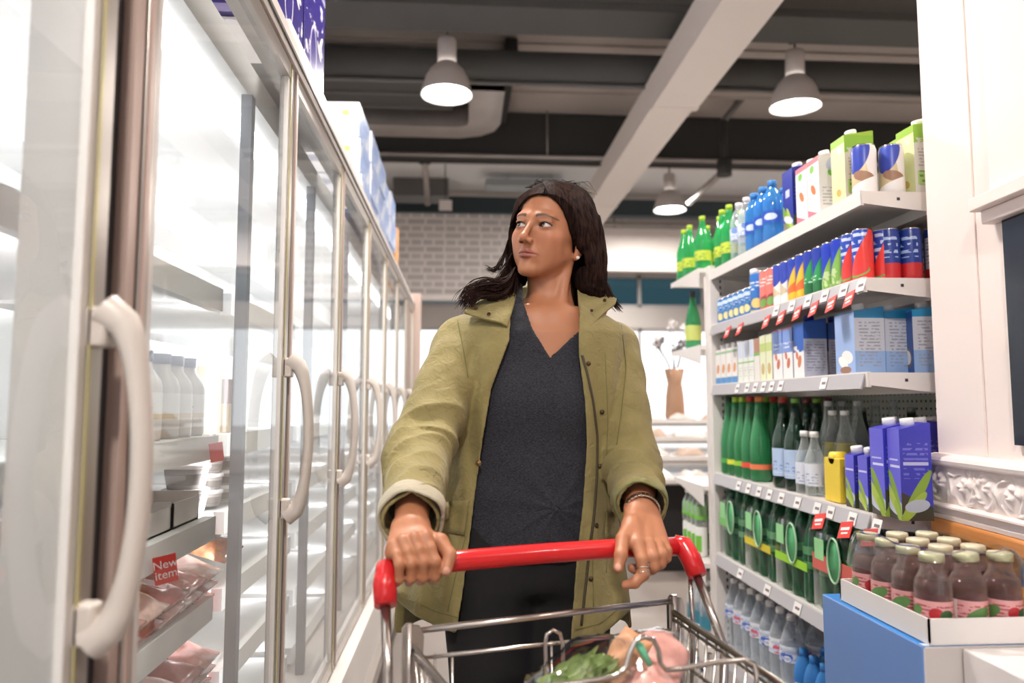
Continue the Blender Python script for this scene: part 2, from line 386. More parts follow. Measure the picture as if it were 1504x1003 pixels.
# ---------------------------------------------------------------- coolers along the left, front plane x = -.4
GX = -.40; P0 = 1.01; PW = .73; ZB, ZT = .37, 1.99
cool_w = mat('cooler_interior', S(240,240,240), .5)
edge = mat('gold_glass_edge', S(186,176,132), .3, metal=.2)
seal = mat('gasket_grey', S(196,192,192), .55)
pinkal = mat('anodised_trim', S(192,168,158), .4, metal=.2)
slate = mat('grey_mullion', S(150,152,158), .5)
glass = glassmat('cooler_glass', (.95,.965,.96), 1.5, refl=1.15)
led = mat('cooler_led', (1, .99, 1), .5, emit=6)
Ys, Ye = P0-PW*3, P0+PW*7
t = thing('refrigerated_cabinet', 'long white glass-door refrigerated cabinet lining the left of the aisle', 'refrigerator', (GX, P0, 0))
def cb(name, m, *boxes, parent=t):
    q = MB()
    for b in boxes: q.box(b[0]-GX, b[1]-GX, b[2]-P0, b[3]-P0, b[4], b[5])
    return q.build(name, m, parent)
cb('cabinet_body', cool_w, (-1.22, -1.15, Ys, Ye, .1, 2.02), (-1.15, -.46, Ys, Ys+.05, .3, 2.0), (-1.15, -.46, Ye-.05, Ye, .3, 2.0), (-1.15, -.46, Ys, Ye, .26, .32), (-1.15, -.5, Ys, Ye, 1.92, 2.0), (-1.15, -1.0, Ys, Ye, 1.80, 1.92))
o = cb('top_fascia', steelw, (-.47, -.395, Ys, Ye, ZT+.005, 2.055)); 
q = MB().m(mat('fascia_groove', S(96,90,88), .5)).box(-.394-GX, -.390-GX, Ys-P0, Ye-P0, 2.012, 2.02)
q.build('fascia_groove', None, t)
cb('plinth', steelw, (-1.2, -.36, Ys, Ye, .14, ZB-.012))
cb('kick_rail', alu, (-.36, -.33, Ys, Ye, .10, .16), )
cb('toe_board', dark, (-1.15, -.42, Ys, Ye, 0, .14))
cb('end_post', mat('post_metal', S(190,168,158), .4, metal=.2), (-.46, -.34, Ye, Ye+.06, 0, 2.12))
for k in range(-1, 8):
    y = P0+PW*k
    if k < 7: cb('mullion', slate, (-.515, -.49, y-.03, y-.004, .32, 1.92))
    cb('led_tube', led, (-.51, -.495, y-.0035, y+.004, .45, 1.85))
cb('junction_post', steelw, (-.50, -.425, .859, .938, .1, 2.0)); cb('junction_trim', pinkal, (-.425, -.402, .908, .932, ZB, ZT)); cb('junction_gap', dark, (-.424, -.418, .859, .908, ZB, ZT))
cb('ceiling_led_strip', led, (-.60, -.55, Ys+.05, Ye-.05, 1.905, 1.918))
# interior shelves of the visible bays
for zs in (.42, .60, .78, .95, 1.125, 1.45):
    for k in range(-2, 7):
        a, b = P0+PW*k+.01, P0+PW*(k+1)-.05
        q = MB().m(cool_w).box(-1.1-GX, -.56-GX, a-P0, b-P0, zs-.02, zs).box(-.56-GX, -.535-GX, a-P0, b-P0, zs-.042, zs+.008)
        q.build('cooler_shelf', None, t)
def grip(y, parent):
    """bowed D handle standing out in front of the door's edge"""
    m = MB(); z0, z1 = .952, 1.302
    L = z1-z0; pts = []; rr = []
    for i in range(25):
        s = i/24; zz = z0+L*(s)
        bow = min(1, (math.sin(PI*s)*1.0)**.36)
        pts.append((.010+.046*bow, 0, zz-1.15+ (0))); rr.append(.0135)
    # widened ends like the moulded pull
    sec = []
    for i, p in enumerate(pts):
        s = i/24; w = .0140+.004*abs(2*s-1)**4; d = .0115+.010*abs(2*s-1)**5
        a = Vector(pts[min(i+1, 24)])-Vector(pts[max(i-1, 0)]); a.normalize(); n = Vector((a.z, 0, -a.x))
        sec.append([Vector(p)+n*d*math.cos(t_)+Vector((0, 1, 0))*w*math.sin(t_) for t_ in [2*PI*j/14 for j in range(15)]])
    m.grid(sec); m._f([m.bm.verts.new(v) for v in sec[0][:-1]]); m._f([m.bm.verts.new(v) for v in sec[-1][:-1]])
    m.m(MATS.get('handle_plastic') or mat('handle_plastic', S(206,196,188), .35))
    m.box(-.004, .018, -.014, .014, z0-1.15-.004, z0-1.15+.04, .004).box(-.004, .018, -.014, .014, z1-1.15-.04, z1-1.15+.004, .004)
    for f in m.bm.faces: f.material_index = 0
    o = m.build('handle', None, parent); o.location = (0, y, 1.15)
    return o
for k in range(-1, 7):
    a, b = P0+PW*k+.006, P0+PW*(k+1)-.006
    if k == -1: a, b = .11, .856
    if k == 0: a = .94
    lw = .028 if k == 0 else .028
    nm = {-1: 'nearest glass cooler door at the left edge, handle close to the camera', 0: 'glass cooler door showing tubs and the red New Item tag', 1: 'third glass cooler door, beside the woman\'s sleeve height handle'}.get(k, None)
    if nm is None:
        nm = 'glass cooler door outside the left of the picture' if k < -1 else f'glass cooler door, {ORD[k+1]} from the left edge of the picture'
    d = thing('cooler_door', nm, 'cooler door', (GX, a, 0), 0, 'glass cooler doors')
    W = b-a
    MB().m(glass).box(-.012, -.006, .008, W-.008, ZB+.02, ZT-.02).build('glass_pane', None, d)
    q = MB().m(alu).box(-.022, .0, 0, lw, ZB, ZT, .002).box(-.022, .0, W-.03, W, ZB, ZT, .002).box(-.022, 0, .028, W-.03, ZT-.035, ZT).box(-.022, 0, .028, W-.03, ZB, ZB+.035)
    q.m(edge).box(0, .0025, W-.036, W-.030, ZB, ZT).m(pinkal).box(0, .0035, .001, .012, ZB, ZT)
    q.m(steelw).box(-.018, -.002, lw, lw+.016, ZB+.035, ZT-.035).box(-.018, -.002, W-.05, W-.03, ZB+.035, ZT-.035)
    q.build('door_frame', None, d)
    MB().m(seal).box(-.03, -.022, .0, .014, ZB, ZT).box(-.03, -.022, W-.014, W, ZB, ZT).box(-.03, -.022, .014, W-.014, ZT-.014, ZT).box(-.03, -.022, .014, W-.014, ZB, ZB+.014).build('gasket', None, d)
    grip(W-.022, d)
# interior lighting of the cabinet: the LED strips
for k in range(-1, 8):
    y = P0+PW*k-.02
    ld = bpy.data.lights.new('cooler_strip_light', 'AREA'); ld.shape = 'RECTANGLE'; ld.size = 1.4; ld.size_y = .03; ld.energy = 6.5; ld.color = (1, .98, .99)
    lo = bpy.data.objects.new('cooler_strip_light', ld); C.objects.link(lo); lo.location = (-.56, y+.03, 1.15); lo.rotation_euler = (0, math.radians(-90), 0)
    lo.rotation_euler = (0, math.radians(90), 0)
# -------------------------------- contents of the second bay
def pos(y, x=-.60): return (x, y)
milkp = mat('milk_bottle', S(210,204,198), .35)
capb = mat('grey_blue_cap', S(150,150,170), .4)
labm = art('pale_label', S(232,228,225), [('text', (-.03,.03,.02,.075,.012), S(170,160,150)), ('band', (.04,.05), S(214,196,160))], 'a')
def coolbottle(x, y, z, label):
    t = thing('milk_bottle', label, 'bottle', (x, y, z), 0, 'bottles on the upper cooler shelf')
    MB().lathe([(0,0),(.036,0),(.038,.005),(.038,.10),(.034,.115),(.02,.135),(.018,.15),(0,.15)], 20).build('bottle_body', milkp, t)
    MB().lathe([(.0385,.02),(.0385,.09)], 20, close=False).build('bottle_label', labm, t)
    MB().lathe([(0,.148),(.02,.148),(.02,.168),(0,.168)], 16).build('cap', capb, t)
    return t
cx = -.60
b0 = None
YC = lambda u, v, x: at(u, v, X=x).y
for i, y in enumerate((YC(233, 600, -.6), YC(253, 600, -.6), YC(273, 600, -.6), YC(205, 600, -.6))):
    lab = ['pale bottle on the upper cooler shelf, left of three', 'middle pale bottle on the upper cooler shelf', 'pale bottle beside the tall cream box in the cooler', 'pale bottle hidden behind the large near handle'][i]
    if b0 is None: b0 = coolbottle(cx, y, 1.133, lab)
    else: dup(b0, (cx, y, 1.133), .3*i, lab)
cream = art('cream_box', S(226,206,176), [('rect', (-.02,.02,.03,.1), S(214,188,150))], 'y')
tag(MB().box(-.03, .03, -.035, .035, 0, .155).build('food_box', cream, loc=(-.60, YC(298, 600, -.6), 1.133)), 'tall cream box on the upper cooler shelf beside the bottles', 'box')
for i, (y, z, h) in enumerate(((YC(318, 620, -.6), 0, .07), (YC(332, 620, -.6), 0, .07), (YC(320, 620, -.6), .07, .06))):
    tag(MB().box(-.03, .03, -.025, .025, 0, h).build('food_box', mat(f'box_tone{i}', [S(232,216,196), S(206,190,176), S(190,176,180)][i], .5), loc=(-.60, y, 1.133+z)), ['small cream box on the upper cooler shelf by the mullion', 'small tan box in the corner of the upper cooler shelf', 'mauve box on top of the small cream box in cooler'][i], 'box')
tubm = mat('tub_grey', S(130,122,118), .4); lidm = mat('tub_lid', S(226,222,220), .25)
def tub(x, y, z, r, h, label):
    t = thing('plastic_tub', label, 'tub', (x, y, z), 0, 'deli tubs stacked on the middle cooler shelf')
    q = MB().m(mat('tub_clear', S(176,168,164), .25)).lathe([(0,0),(r*.82,0),(r*.98,h),(0,h)], 24); q.m(tubm).lathe([(r*.86,h*.2),(r*.96,h*.75)], 24, close=False); q.build('tub_body', None, t)
    MB().lathe([(0,h),(r*1.06,h),(r*1.06,h+.008),(r*.95,h+.01),(0,h+.006)], 24).build('lid', lidm, t)
    return t
tb = tub(-.62, YC(272, 740, -.62), .958, .048, .045, 'lower of the two large grey deli tubs in the cooler')
dup(tb, (-.62, YC(272, 740, -.62), 1.013), 0, 'upper of the two large grey deli tubs in the cooler')
tb = tub(-.61, YC(305, 740, -.61), .958, .033, .03, 'small deli tub at the bottom of the first small stack')
for i in range(1, 4): dup(tb, (-.61, YC(305, 740, -.61), .958+.039*i), .2, f'small deli tub, {["second from bottom","third from bottom","topmost"][i-1]} of the first small stack')
tb = dup(tb, (-.61, YC(325, 740, -.61), .958), 0, 'small deli tub at the bottom of the stack by the mullion')
for i in range(1, 3): dup(tb, (-.61, YC(325, 740, -.61), .958+.039*i), 0, f'small deli tub, {["middle","topmost"][i-1]} of the stack by the mullion')
# open brown carton tray
kraft = mat('kraft_cardboard', S(178,138,104), .8); wcard = mat('white_card', S(232,228,226), .6)
def tray(x, y, z, w, d, h, label, liner=kraft):
    t = thing('display_tray', label, 'box', (x, y, z))
    q = MB().m(wcard).box(-w/2, w/2, -d/2, d/2, 0, .004).box(w/2-.004, w/2, -d/2, d/2, 0, h).box(-w/2, -w/2+.004, -d/2, d/2, 0, h*1.6).box(-w/2, w/2, -d/2, -d/2+.004, 0, h).box(-w/2, w/2, d/2-.004, d/2, 0, h*1.2)
    q.m(liner).box(-w/2+.005, w/2-.005, -d/2+.005, d/2-.005, .004, h*.55); q.build('tray_body', None, t); return t
tray(-.66, YC(243, 780, -.60), .958, .2, .14, .05, 'white and brown open carton on the middle cooler shelf'); tray(-.66, YC(243, 780, -.60)-.16, .958, .2, .16, .045, 'open carton nearest the camera on the middle cooler shelf')
# vacuum packs
def pack_mesh(w, d, h, seed, cols):
    r = random.Random(seed); n = 12
    q = MB(); P1 = []
    for i in range(n+1):
        row = []
        for j in range(n+1):
            u_, v_ = i/n*2-1, j/n*2-1
            e = (1-u_**4)*(1-v_**4)
            row.append(Vector((u_*w/2, v_*d/2, h*e*(.75+.25*math.sin(u_*5+seed)*math.cos(v_*4+seed*2))+r.uniform(0, .0015))))
        P1.append(row)
    q.grid(P1, .004, (0, 0, -1))
    return q
meats = [mat('pink_meat', S(222,160,150), .22, var=.28, vscale=38, coat=.4), mat('red_meat', S(176,92,84), .25, var=.35, vscale=30, coat=.5), mat('pale_meat', S(232,196,186), .25, var=.2, vscale=40, coat=.5), mat('walnut', S(120,76,48), .5, var=.55, vscale=60, coat=.3), mat('herb_green', S(128,146,92), .4, var=.3, vscale=30, coat=.4)]
def vpack(x, y, z, k, tilt, label, w=.2, d=.13, h=.03, group='vacuum packs in the cooler'):
    o = pack_mesh(w, d, h, int(y*100), None).build('vacuum_pack', meats[k]); o.location = (x, y, z); o.rotation_euler = (tilt[0], tilt[1], 0)
    return tag(o, label, 'meat pack', group)
names = ['pink', 'dark red', 'pale pink']
for lay, (z0, sh) in enumerate(((.785, 'shelf below the New Item tag'), (.605, 'lowest visible cooler shelf'))):
    for i in range(7):
        for st in range(3):
            y = 1.07+.1*i
            vpack(-.645+.008*st, y, z0+.010+.027*st, (i*2+st+lay) % 3, (.05, .16), f'{names[(i*2+st+lay)%3]} meat pack, {ORD[i]} from near, {["bottom","middle","top"][st]} layer, {"upper meat shelf" if lay == 0 else "lower meat shelf"}', .20, .125, .03)
vpack(-.61, YC(303, 800, -.6), .872, 3, (.1, .3), 'clear pouch of walnuts beside the meat packs in the cooler', .16, .13, .025, None)
vpack(-.68, YC(303, 790, -.61)+.04, .888, 4, (.2, .25), 'greenish pouch behind the walnuts by the mullion', .16, .1, .025, None)
# tags
redm = mat('red_tag', S(214,60,52), .5); wtxt = mat('white_ink', S(240,235,232), .6)
def text(body, size, parent, loc, rot, material, name='lettering', ext=.0003):
    cu = bpy.data.curves.new(name, 'FONT'); cu.body = body; cu.size = size; cu.extrude = ext; cu.align_x = 'CENTER'; cu.align_y = 'CENTER'; cu.space_line = .85
    o = bpy.data.objects.new(name, cu); dg = bpy.context.evaluated_depsgraph_get(); C.objects.link(o); bpy.context.view_layer.update()
    me = bpy.data.meshes.new_from_object(o.evaluated_get(bpy.context.evaluated_depsgraph_get())); bpy.data.objects.remove(o)
    me.materials.clear(); me.materials.append(material)
    q = bpy.data.objects.new(name, me); C.objects.link(q); q.parent = parent; q.location = loc; q.rotation_euler = rot
    return q
tg = tag(MB().box(-.019, .019, -.001, .001, -.024, .024).build('price_tag', redm), 'red New Item tag hanging from the cooler shelf', 'tag')
P = at(243, 836, X=-.512); tg.location = (-.512, P.y, P.z); tg.rotation_euler = (0, math.radians(-8), math.radians(35))
text('New\nitem', .0205, tg, (0, -.0016, 0), (PI/2, 0, 0), wtxt)
tg = tag(MB().box(-.014, .014, -.001, .001, -.02, .02).build('price_tag', redm), 'small red tag under the upper cooler shelf', 'tag')
P = at(318, 664, X=-.518); tg.location = (-.518, P.y, P.z); tg.rotation_euler = (0, math.radians(-8), math.radians(35))
# -------------------------------- boxes on the cooler top
purp = None
def purple_mat():
    m = art('purple_floral_carton', S(44,32,112), [('blot', (-.3,.3,.03,.33,16,.60), S(214,208,226)), ('ell', (-.02,.12,.05,.09,0), S(206,200,220)), ('ell', (-.02,.12,.042,.08,0), S(52,40,120)), ('ell', (.09,.2,.05,.012,50), S(226,220,210)), ('ell', (.07,.17,.04,.01,-30), S(226,220,210)), ('band', (0,.02), S(150,140,190))], 'y', .3)
    return m
pm = purple_mat()
g = 'purple floral cartons on top of the coolers'
lab = ['lower near purple floral carton on the cooler', 'upper near purple floral carton on the cooler', 'lower far purple floral carton on the cooler', 'upper far purple floral carton on the cooler']
glowb = tag(MB().box(-.42, 0, 0, .66, 0, .12).build('glow_block', mat('white_glow_tone', S(244,242,244), .4), loc=(-.44, 1.84, 2.056)), 'white block standing in for a glow beneath the purple floral cartons', 'box')  # white block stands in for a bright reflection under the cartons
p0 = MB().m(pm).box(-.42, 0, -.155, .155, 0, .36, .004).build('floral_carton', None, loc=(-.47, 1.97, 2.178)); tag(p0, lab[0], 'box', g)
dup(p0, (-.47, 1.97, 2.54), 0, lab[1]); dup(p0, (-.47, 2.30, 2.178), 0, lab[2]); dup(p0, (-.47, 2.30, 2.54), 0, lab[3])
bw = S(232,234,240); lb = S(150,176,226)
bwf = art('white_blue_carton_front', bw, [('rect', (-.36,-.05,.05,.08), S(190,190,205)), ('ell', (-.06,.11,.018,.014,0), S(222,190,120)), ('ell', (-.18,.12,.05,.016,0), S(176,180,196))], 'x', .4)
bws = art('white_blue_carton_side', lb, [('diag', (.05,.35), S(178,198,236)), ('blot', (-.2,.2,.02,.15,14,.57), S(222,228,242)), ('text', (-.12,.1,.09,.13,.016), S(96,126,190))], 'y', .35)
q = MB().m(bws).box(-.38, 0, -.165, .165, 0, .16, .003)
for f in q.bm.faces:
    pass
q.mats.append(bwf)
q.bm.faces.ensure_lookup_table(); q.bm.normal_update()
for f in q.bm.faces:
    if abs(f.calc_center_median().y+.165) < .002: f.material_index = 1
bx = q.build('mineral_water_carton', None, loc=(-.445, 3.40, 2.056)); n = 0
tag(bx, 'white and blue carton, bottom of the nearest stack on the cooler', 'box', 'white and blue cartons on top of the coolers')
stk = ['nearest', 'second', 'third', 'fourth', 'fifth']; lev = ['bottom', 'middle', 'top']
for c in range(5):
    for l in range(3):
        if c == l == 0: continue
        dup(bx, (-.445-random.uniform(0, .02), 3.40+.345*c, 2.056+.163*l), random.uniform(-.02, .02), f'white and blue carton, {lev[l]} of the {stk[c]} stack on the cooler')
tag(MB().box(-.06, 0, -.08, .08, 0, .5).build('orange_carton', mat('orange_card', S(206,150,96), .5), loc=(-.5, 5.7, 2.056)), 'thin orange-brown carton on the far end of the cooler top', 'box')
# ---------------------------------------------------------------- shelving on the right, front plane x = 1.05
SX = 1.05; SY0, SY1 = 1.86, 3.05; DEP = .47
LV = [1.767, 1.535, 1.286, .922, .597, .224]
t = thing('store_shelving', 'white metal store shelving bay of drinks on the right of the aisle', 'shelving', (SX, SY0, 0))
L_ = SY1-SY0
rail = mat('price_rail', S(178,176,180), .3); slot = mat('slot_dark', S(60,56,56), .7)
for k, z in enumerate(LV):
    q = MB().m(steelw).box(.006, DEP, .003, L_-.003, z-.025, z-.002).box(.0, .010, 0.0, L_, z-.04, z)
    # tapered end bracket
    q.prism([(0.004, z-.002), (0.004, z-.035), (.14, z-.05), (DEP, z-.075), (DEP, z-.002)], -.002, .002, 'y')
    q.prism([(0.004, z-.002), (0.004, z-.035), (.14, z-.05), (DEP, z-.075), (DEP, z-.002)], L_-.002, L_+.001, 'y')
    q.box(.2, .24, .004, L_-.004, z-.055, z-.026).m(slot).box(.10, .108, -.003, .001, z-.026, z-.018)
    s = q.build('shelf_board', None, t)
    if k > 0:
        MB().prism([(-.002, z-.004), (-.014, z-.044), (-.010, z-.046), (.001, z-.006)], .01, L_-.01, 'y').build('price_rail', rail, s)
for bx_ in ((-.005, .055, L_, L_+.05), (DEP, DEP+.03, L_-.0, L_+.05), (DEP, DEP+.03, 0, .05)): MB().box(*bx_, 0, 1.79, .002).build('upright', steelw, t)
q = MB().m(slot)
for i in range(60): q.box(.038, .044, L_-.002, L_+.001, .12+i*.0275, .134+i*.0275)
q.build('slot_holes', None, t)
def perf():
    m, N, L, p = _nt('perforated_panel'); p.inputs['Roughness'].default_value = .5
    tc = N.new('ShaderNodeTexCoord'); sp = N.new('ShaderNodeSeparateXYZ'); L.new(tc.outputs['Object'], sp.inputs[0])
    def M(op, a, b=None):
        n = N.new('ShaderNodeMath'); n.operation = op
        for i, q in enumerate((a, b)):
            if q is None: continue
            if isinstance(q, float): n.inputs[i].default_value = q
            else: L.new(q, n.inputs[i])
        return n.outputs[0]
    def fr(s): 
        a = M('FRACT', M('MULTIPLY', s, 40.0)); a = M('SUBTRACT', a, .5); return M('MULTIPLY', a, a)
    d = M('LESS_THAN', M('ADD', fr(sp.outputs[1]), fr(sp.outputs[2])), .035)
    mx = N.new('ShaderNodeMix'); mx.data_type = 'RGBA'; L.new(d, mx.inputs[0]); mx.inputs[6].default_value = (*S(232,232,224), 1); mx.inputs[7].default_value = (*S(60,60,58), 1)
    L.new(mx.outputs[2], p.inputs['Base Color']); return m
MB().box(DEP+.001, DEP+.012, 0, L_, .02, 1.76).build('back_panel', perf(), t)
MB().box(.055, DEP, L_+.02, L_+.03, .02, 1.76).build('end_panel', steelw, t)
MB().box(.01, DEP, 0, L_, 0, .2).build('base_plinth', steelw, t)
# shelf-edge tickets
wt = mat('white_ticket', S(236,232,230), .5)
inkm = mat('ticket_ink', S(120,110,110), .6)
def ticket(u, k, red=False, w=.022, hang=0, label=None, h=.034):
    z = LV[k]; P = at(u, 595, X=SX-.02); y = P.y
    if hang:
        o = MB().m(redm).box(-.001, .001, -w, w, -.042, .004).m(wtxt).box(-.0016, -.001, -w*.7, w*.7, -.020, -.012).box(-.0016, -.001, -w*.55, w*.5, -.031, -.026).build('hanging_ticket', None, loc=(SX-.017, y, z-.038)); o.rotation_euler = (math.radians(-12), math.radians(24), 0)
    else:
        o = MB().m(redm if red else wt).box(-.0006, .0006, -w, w, -h/2, h/2).m(inkm).box(-.001, -.0006, -w*.7, w*.5, -.004, .004).build('shelf_ticket', None, loc=(SX-.0105, y, z-.024)); o.rotation_euler = (0, math.radians(17), 0)
    return tag(o, label, 'ticket')
for i, u in enumerate((1072, 1090, 1130, 1152, 1176, 1201, 1227, 1254)):
    ticket(u, 1, hang=1, w=.02, label=f'red hanging ticket under second shelf, {ORD[i]} from the slotted post')
for i, u in enumerate((1140, 1163, 1187, 1212, 1240, 1266)):
    ticket(u, 1, w=.02, label=f'white ticket on second shelf rail, {ORD[i]} from the slotted post')
for i, u in enumerate((1080, 1094, 1106, 1118, 1130, 1143, 1206)):
    ticket(u, 2, w=.018, label=f'white ticket on third shelf rail, {ORD[i]} from the slotted post')
for i, u in enumerate((1078, 1092, 1107, 1122, 1139, 1162, 1190, 1209, 1240, 1275)):
    ticket(u, 3, w=.02, label=f'white ticket on fourth shelf rail, {ORD[i]} from the slotted post')
for i, u in enumerate((1198, 1236, 1270)):
    ticket(u, 3, hang=1, w=.028, label=f'red hanging ticket under fourth shelf, {["nearest the slotted post","middle of three","nearest the tray of bottles"][i]}')
for i, u in enumerate((1077, 1115, 1157, 1213)):
    ticket(u, 4, w=.024, label=f'white ticket on fifth shelf rail, {ORD[i]} from the slotted post')
# ---------------------------------------------------------------- product makers
capw = mat('white_cap', S(240,238,236), .4)
def G(name, col, tr=.75, rough=.08, dif=None):
    """see-through bottle wall: tinted, glossy, slightly milky"""
    if name in MATS: return MATS[name]
    m = bpy.data.materials.new(name); m.use_nodes = True; N = m.node_tree.nodes; L = m.node_tree.links
    p = N['Principled BSDF']; p.inputs['Base Color'].default_value = (*col, 1); p.inputs['Roughness'].default_value = rough; p.inputs['Specular IOR Level'].default_value = .8
    t = N.new('ShaderNodeBsdfTransparent'); t.inputs[0].default_value = (*[c**.45 for c in col], 1)
    lw = N.new('ShaderNodeLayerWeight'); lw.inputs[0].default_value = .35
    mr = N.new('ShaderNodeMapRange'); L.new(lw.outputs['Facing'], mr.inputs[0]); mr.inputs[3].default_value = 1-tr; mr.inputs[4].default_value = min(1, (1-tr)+.45)
    mx = N.new('ShaderNodeMixShader'); L.new(mr.outputs[0], mx.inputs[0]); L.new(t.outputs[0], mx.inputs[1]); L.new(p.outputs[0], mx.inputs[2]); L.new(mx.outputs[0], N['Material Output'].inputs[0])
    MATS[name] = m; return m
def mk_bottle(key, label, cat, H, R, prof, body, cap, capr, caph, lab=None, lz=(.2,.5), group=None, extra=None):
    t = thing(key, label, cat, (0,0,0), 0, group)
    MB().lathe([(0, 0)]+[(r*R, z*H) for r, z in prof]+[(0, prof[-1][1]*H)], 18).build('bottle_body', body, t)
    MB().lathe([(0, H-caph), (capr, H-caph), (capr, H-.002), (capr*.9, H), (0, H)], 14).build('cap', cap, t)
    if lab is not None:
        rr = [np.interp(z, [p[1] for p in prof], [p[0] for p in prof])*R*1.015+.0004 for z in lz]
        MB().lathe([(rr[0], lz[0]*H), (rr[1], lz[1]*H)], 18, close=False).build('bottle_label', lab, t)
    if extra: extra(t)
    return t
WINE = [(.85,0),(1,.02),(1,.42),(.94,.5),(.78,.6),(.55,.72),(.40,.82),(.36,.92),(.36,.96)]
PET = [(.8,0),(1,.03),(1,.2),(.93,.25),(1,.3),(1,.62),(.92,.7),(.66,.82),(.36,.9),(.34,.95)]
SOD = [(.85,0),(1,.02),(1,.5),(.93,.58),(.66,.7),(.45,.8),(.38,.86),(.36,.95)]
def carton(key, label, cat, w, d, h, front, side, top, cap=None, group=None, slant=True, capx=0):
    """w along the shelf (y), d deep (x). front faces the aisle"""
    t = thing(key, label, cat, (0,0,0), 0, group)
    q = MB().m(side).box(-d/2, d/2, -w/2, w/2, 0, h*.93)
    q.mats += [front, top]
    q.bm.faces.ensure_lookup_table(); q.bm.normal_update()
    for f in q.bm.faces:
        c = f.calc_center_median()
        if abs(abs(c.x)-d/2) < 1e-4: f.material_index = 1
        elif c.z > h*.92: f.material_index = 2
    q.mi = 2
    # folded gable: rises to the back edge
    q.prism([(-d/2, h*.93), (d/2, h*.93), (d/2, h), (d/2-.006, h)], -w/2, w/2, 'y')
    q.build('carton_body', None, t)
    if cap is not None:
        M = Matrix.Translation((capx, 0, h*.955)) @ Matrix.Rotation(math.radians(-8), 4, 'Y')
        MB().lathe([(0, 0), (.016, 0), (.016, .018), (.0145, .021), (0, .021)], 16, M=M).build('cap', cap, t)
    return t
def can(key, label, R, H, body, group=None, rim=None):
    t = thing(key, label, 'can', (0,0,0), 0, group)
    MB().lathe([(R*.86, 0), (R*.98, .006), (R, .012), (R, H-.014), (R*.9, H-.003)], 22, close=False).build('can_body', body, t)
    MB().lathe([(0, .002), (R*.8, .002), (R*.86, 0), (R*.87, .001)], 22, close=False).build('can_base', chrome, t)
    MB().lathe([(R*.9, H-.004), (R*.92, H), (R*.86, H), (R*.84, H-.005), (0, H-.005)], 22, close=False).build('can_rim', chrome, t)
    return t
def row(proto, spots, first, lab, group):
    """spots: (x, y, z, rz); the first uses the prototype"""
    for i, (x, y, z, r) in enumerate(spots):
        if i == 0 and first:
            proto.location = (x, y, z); proto.rotation_euler.z = r; proto['label'] = lab(0)
            if group: proto['group'] = group
        else: dup(proto, (x, y, z), r, lab(i), group)
rj = lambda a=.25: random.uniform(-a, a)
EPS = .001
# ================= top shelf
Z = LV[0]
green = G('green_bottle', S(60,185,105), .55); limec = mat('lime_cap', S(176,206,60), .4)
lablime = art('lime_label', S(190,206,70), [('text', (-.03,.03,.04,.08,.01), S(90,140,50))], 'a')
gb = mk_bottle('sparkling_water_bottle', '', 'bottle', .25, .036, SOD, green, limec, .014, .022, lablime, (.18, .36))
# far gondola beyond the post
fy0, fy1 = 3.105, 3.53; FX = 1.02
t2 = thing('store_shelving', 'white end shelving bay just beyond the slotted post', 'shelving', (FX, fy0, 0))
FL = [1.79, 1.457, .86, .54, .2]; w2 = fy1-fy0
for z in FL:
    q = MB().m(steelw).box(0, .5, 0, w2, z-.02, z-.001)
    for xx in (-.003, .5): q.prism([(0, z-.001), (w2, z-.001), (w2, z-.022), (w2*.75, z-.03), (0, z-.085)], xx, xx+.003, 'x')
    q.build('shelf_board', None, t2)
MB().box(.02, .5, -.004, 0.004, 0, 1.75).build('back_panel', steelw, t2)
MB().box(0.01, .49, .01, w2-.03, 0, .17).build('base_plinth', steelw, t2)
spots = [(1.065, 3.46, 1.791, 0), (1.16, 3.46, 1.791, 0), (1.065, 3.37, 1.791, 0), (1.15, 3.37, 1.791, 0), (1.07, 3.2, 1.791, 0), (1.15, 3.2, 1.791, 0), (1.09, SY1-.05, Z, 0), (1.17, SY1-.05, Z, 0), (1.09, SY1-.13, Z, 0)]
row(gb, spots, True, lambda i: f'green bottle with lime cap atop the far shelving, {["front left","front right","second row left","second row right","third row left","third row right"][i]}' if i < 6 else f'green lime-capped bottle at the far end of the top shelf, {["outermost","inner","next to the clear bottles"][i-6]}', 'green bottles on top by the slotted post')
pet = G('clear_pet', S(232,238,244), .85, .06); blab = art('clear_label', S(214,222,236), [('ell', (0,.12,.016,.014,0), S(120,150,210)), ('text', (-.04,.04,.08,.1,.008), S(110,130,180))], 'a')
cb_ = mk_bottle('clear_water_bottle', '', 'bottle', .235, .036, PET, pet, capw, .014, .018, blab, (.35, .55))
row(cb_, [(SX+.05, SY1-.21, Z, 0), (SX+.05, SY1-.29, Z, .4), (SX+.13, SY1-.2, Z, 0), (SX+.13, SY1-.28, Z, .2)], True, lambda i: f'clear white-capped water bottle on the top shelf, {["front far","front near","behind far","behind near"][i]}', 'clear bottles on the top shelf')
lc = mk_bottle('clear_water_bottle', 'clear bottle with lime cap between clear and blue bottles, top shelf', 'bottle', .25, .036, PET, pet, limec, .014, .02, blab, (.3, .5)); lc.location = (SX+.12, SY1-.37, Z)
bluep = G('blue_pet', S(70,150,225), .55, .06); bluec = mat('blue_cap', S(60,130,200), .4); bl2 = art('blue_water_label', S(30,80,180), [('ell', (0,.09,.02,.012,0), S(200,215,240))], 'a')
bb = mk_bottle('blue_water_bottle', '', 'bottle', .225, .036, PET, bluep, bluec, .016, .022, bl2, (.3, .5))
row(bb, [(SX+.045, SY1-.38, Z, 0), (SX+.045, SY1-.46, Z, .2), (SX+.045, SY1-.54, Z, .2), (SX+.125, SY1-.46, Z, .2), (SX+.125, SY1-.54, Z, 0)], True, lambda i: f'blue water bottle on the top shelf, {["front row far","front row middle","front row near","back row far","back row near"][i]}', 'blue bottles on the top shelf')
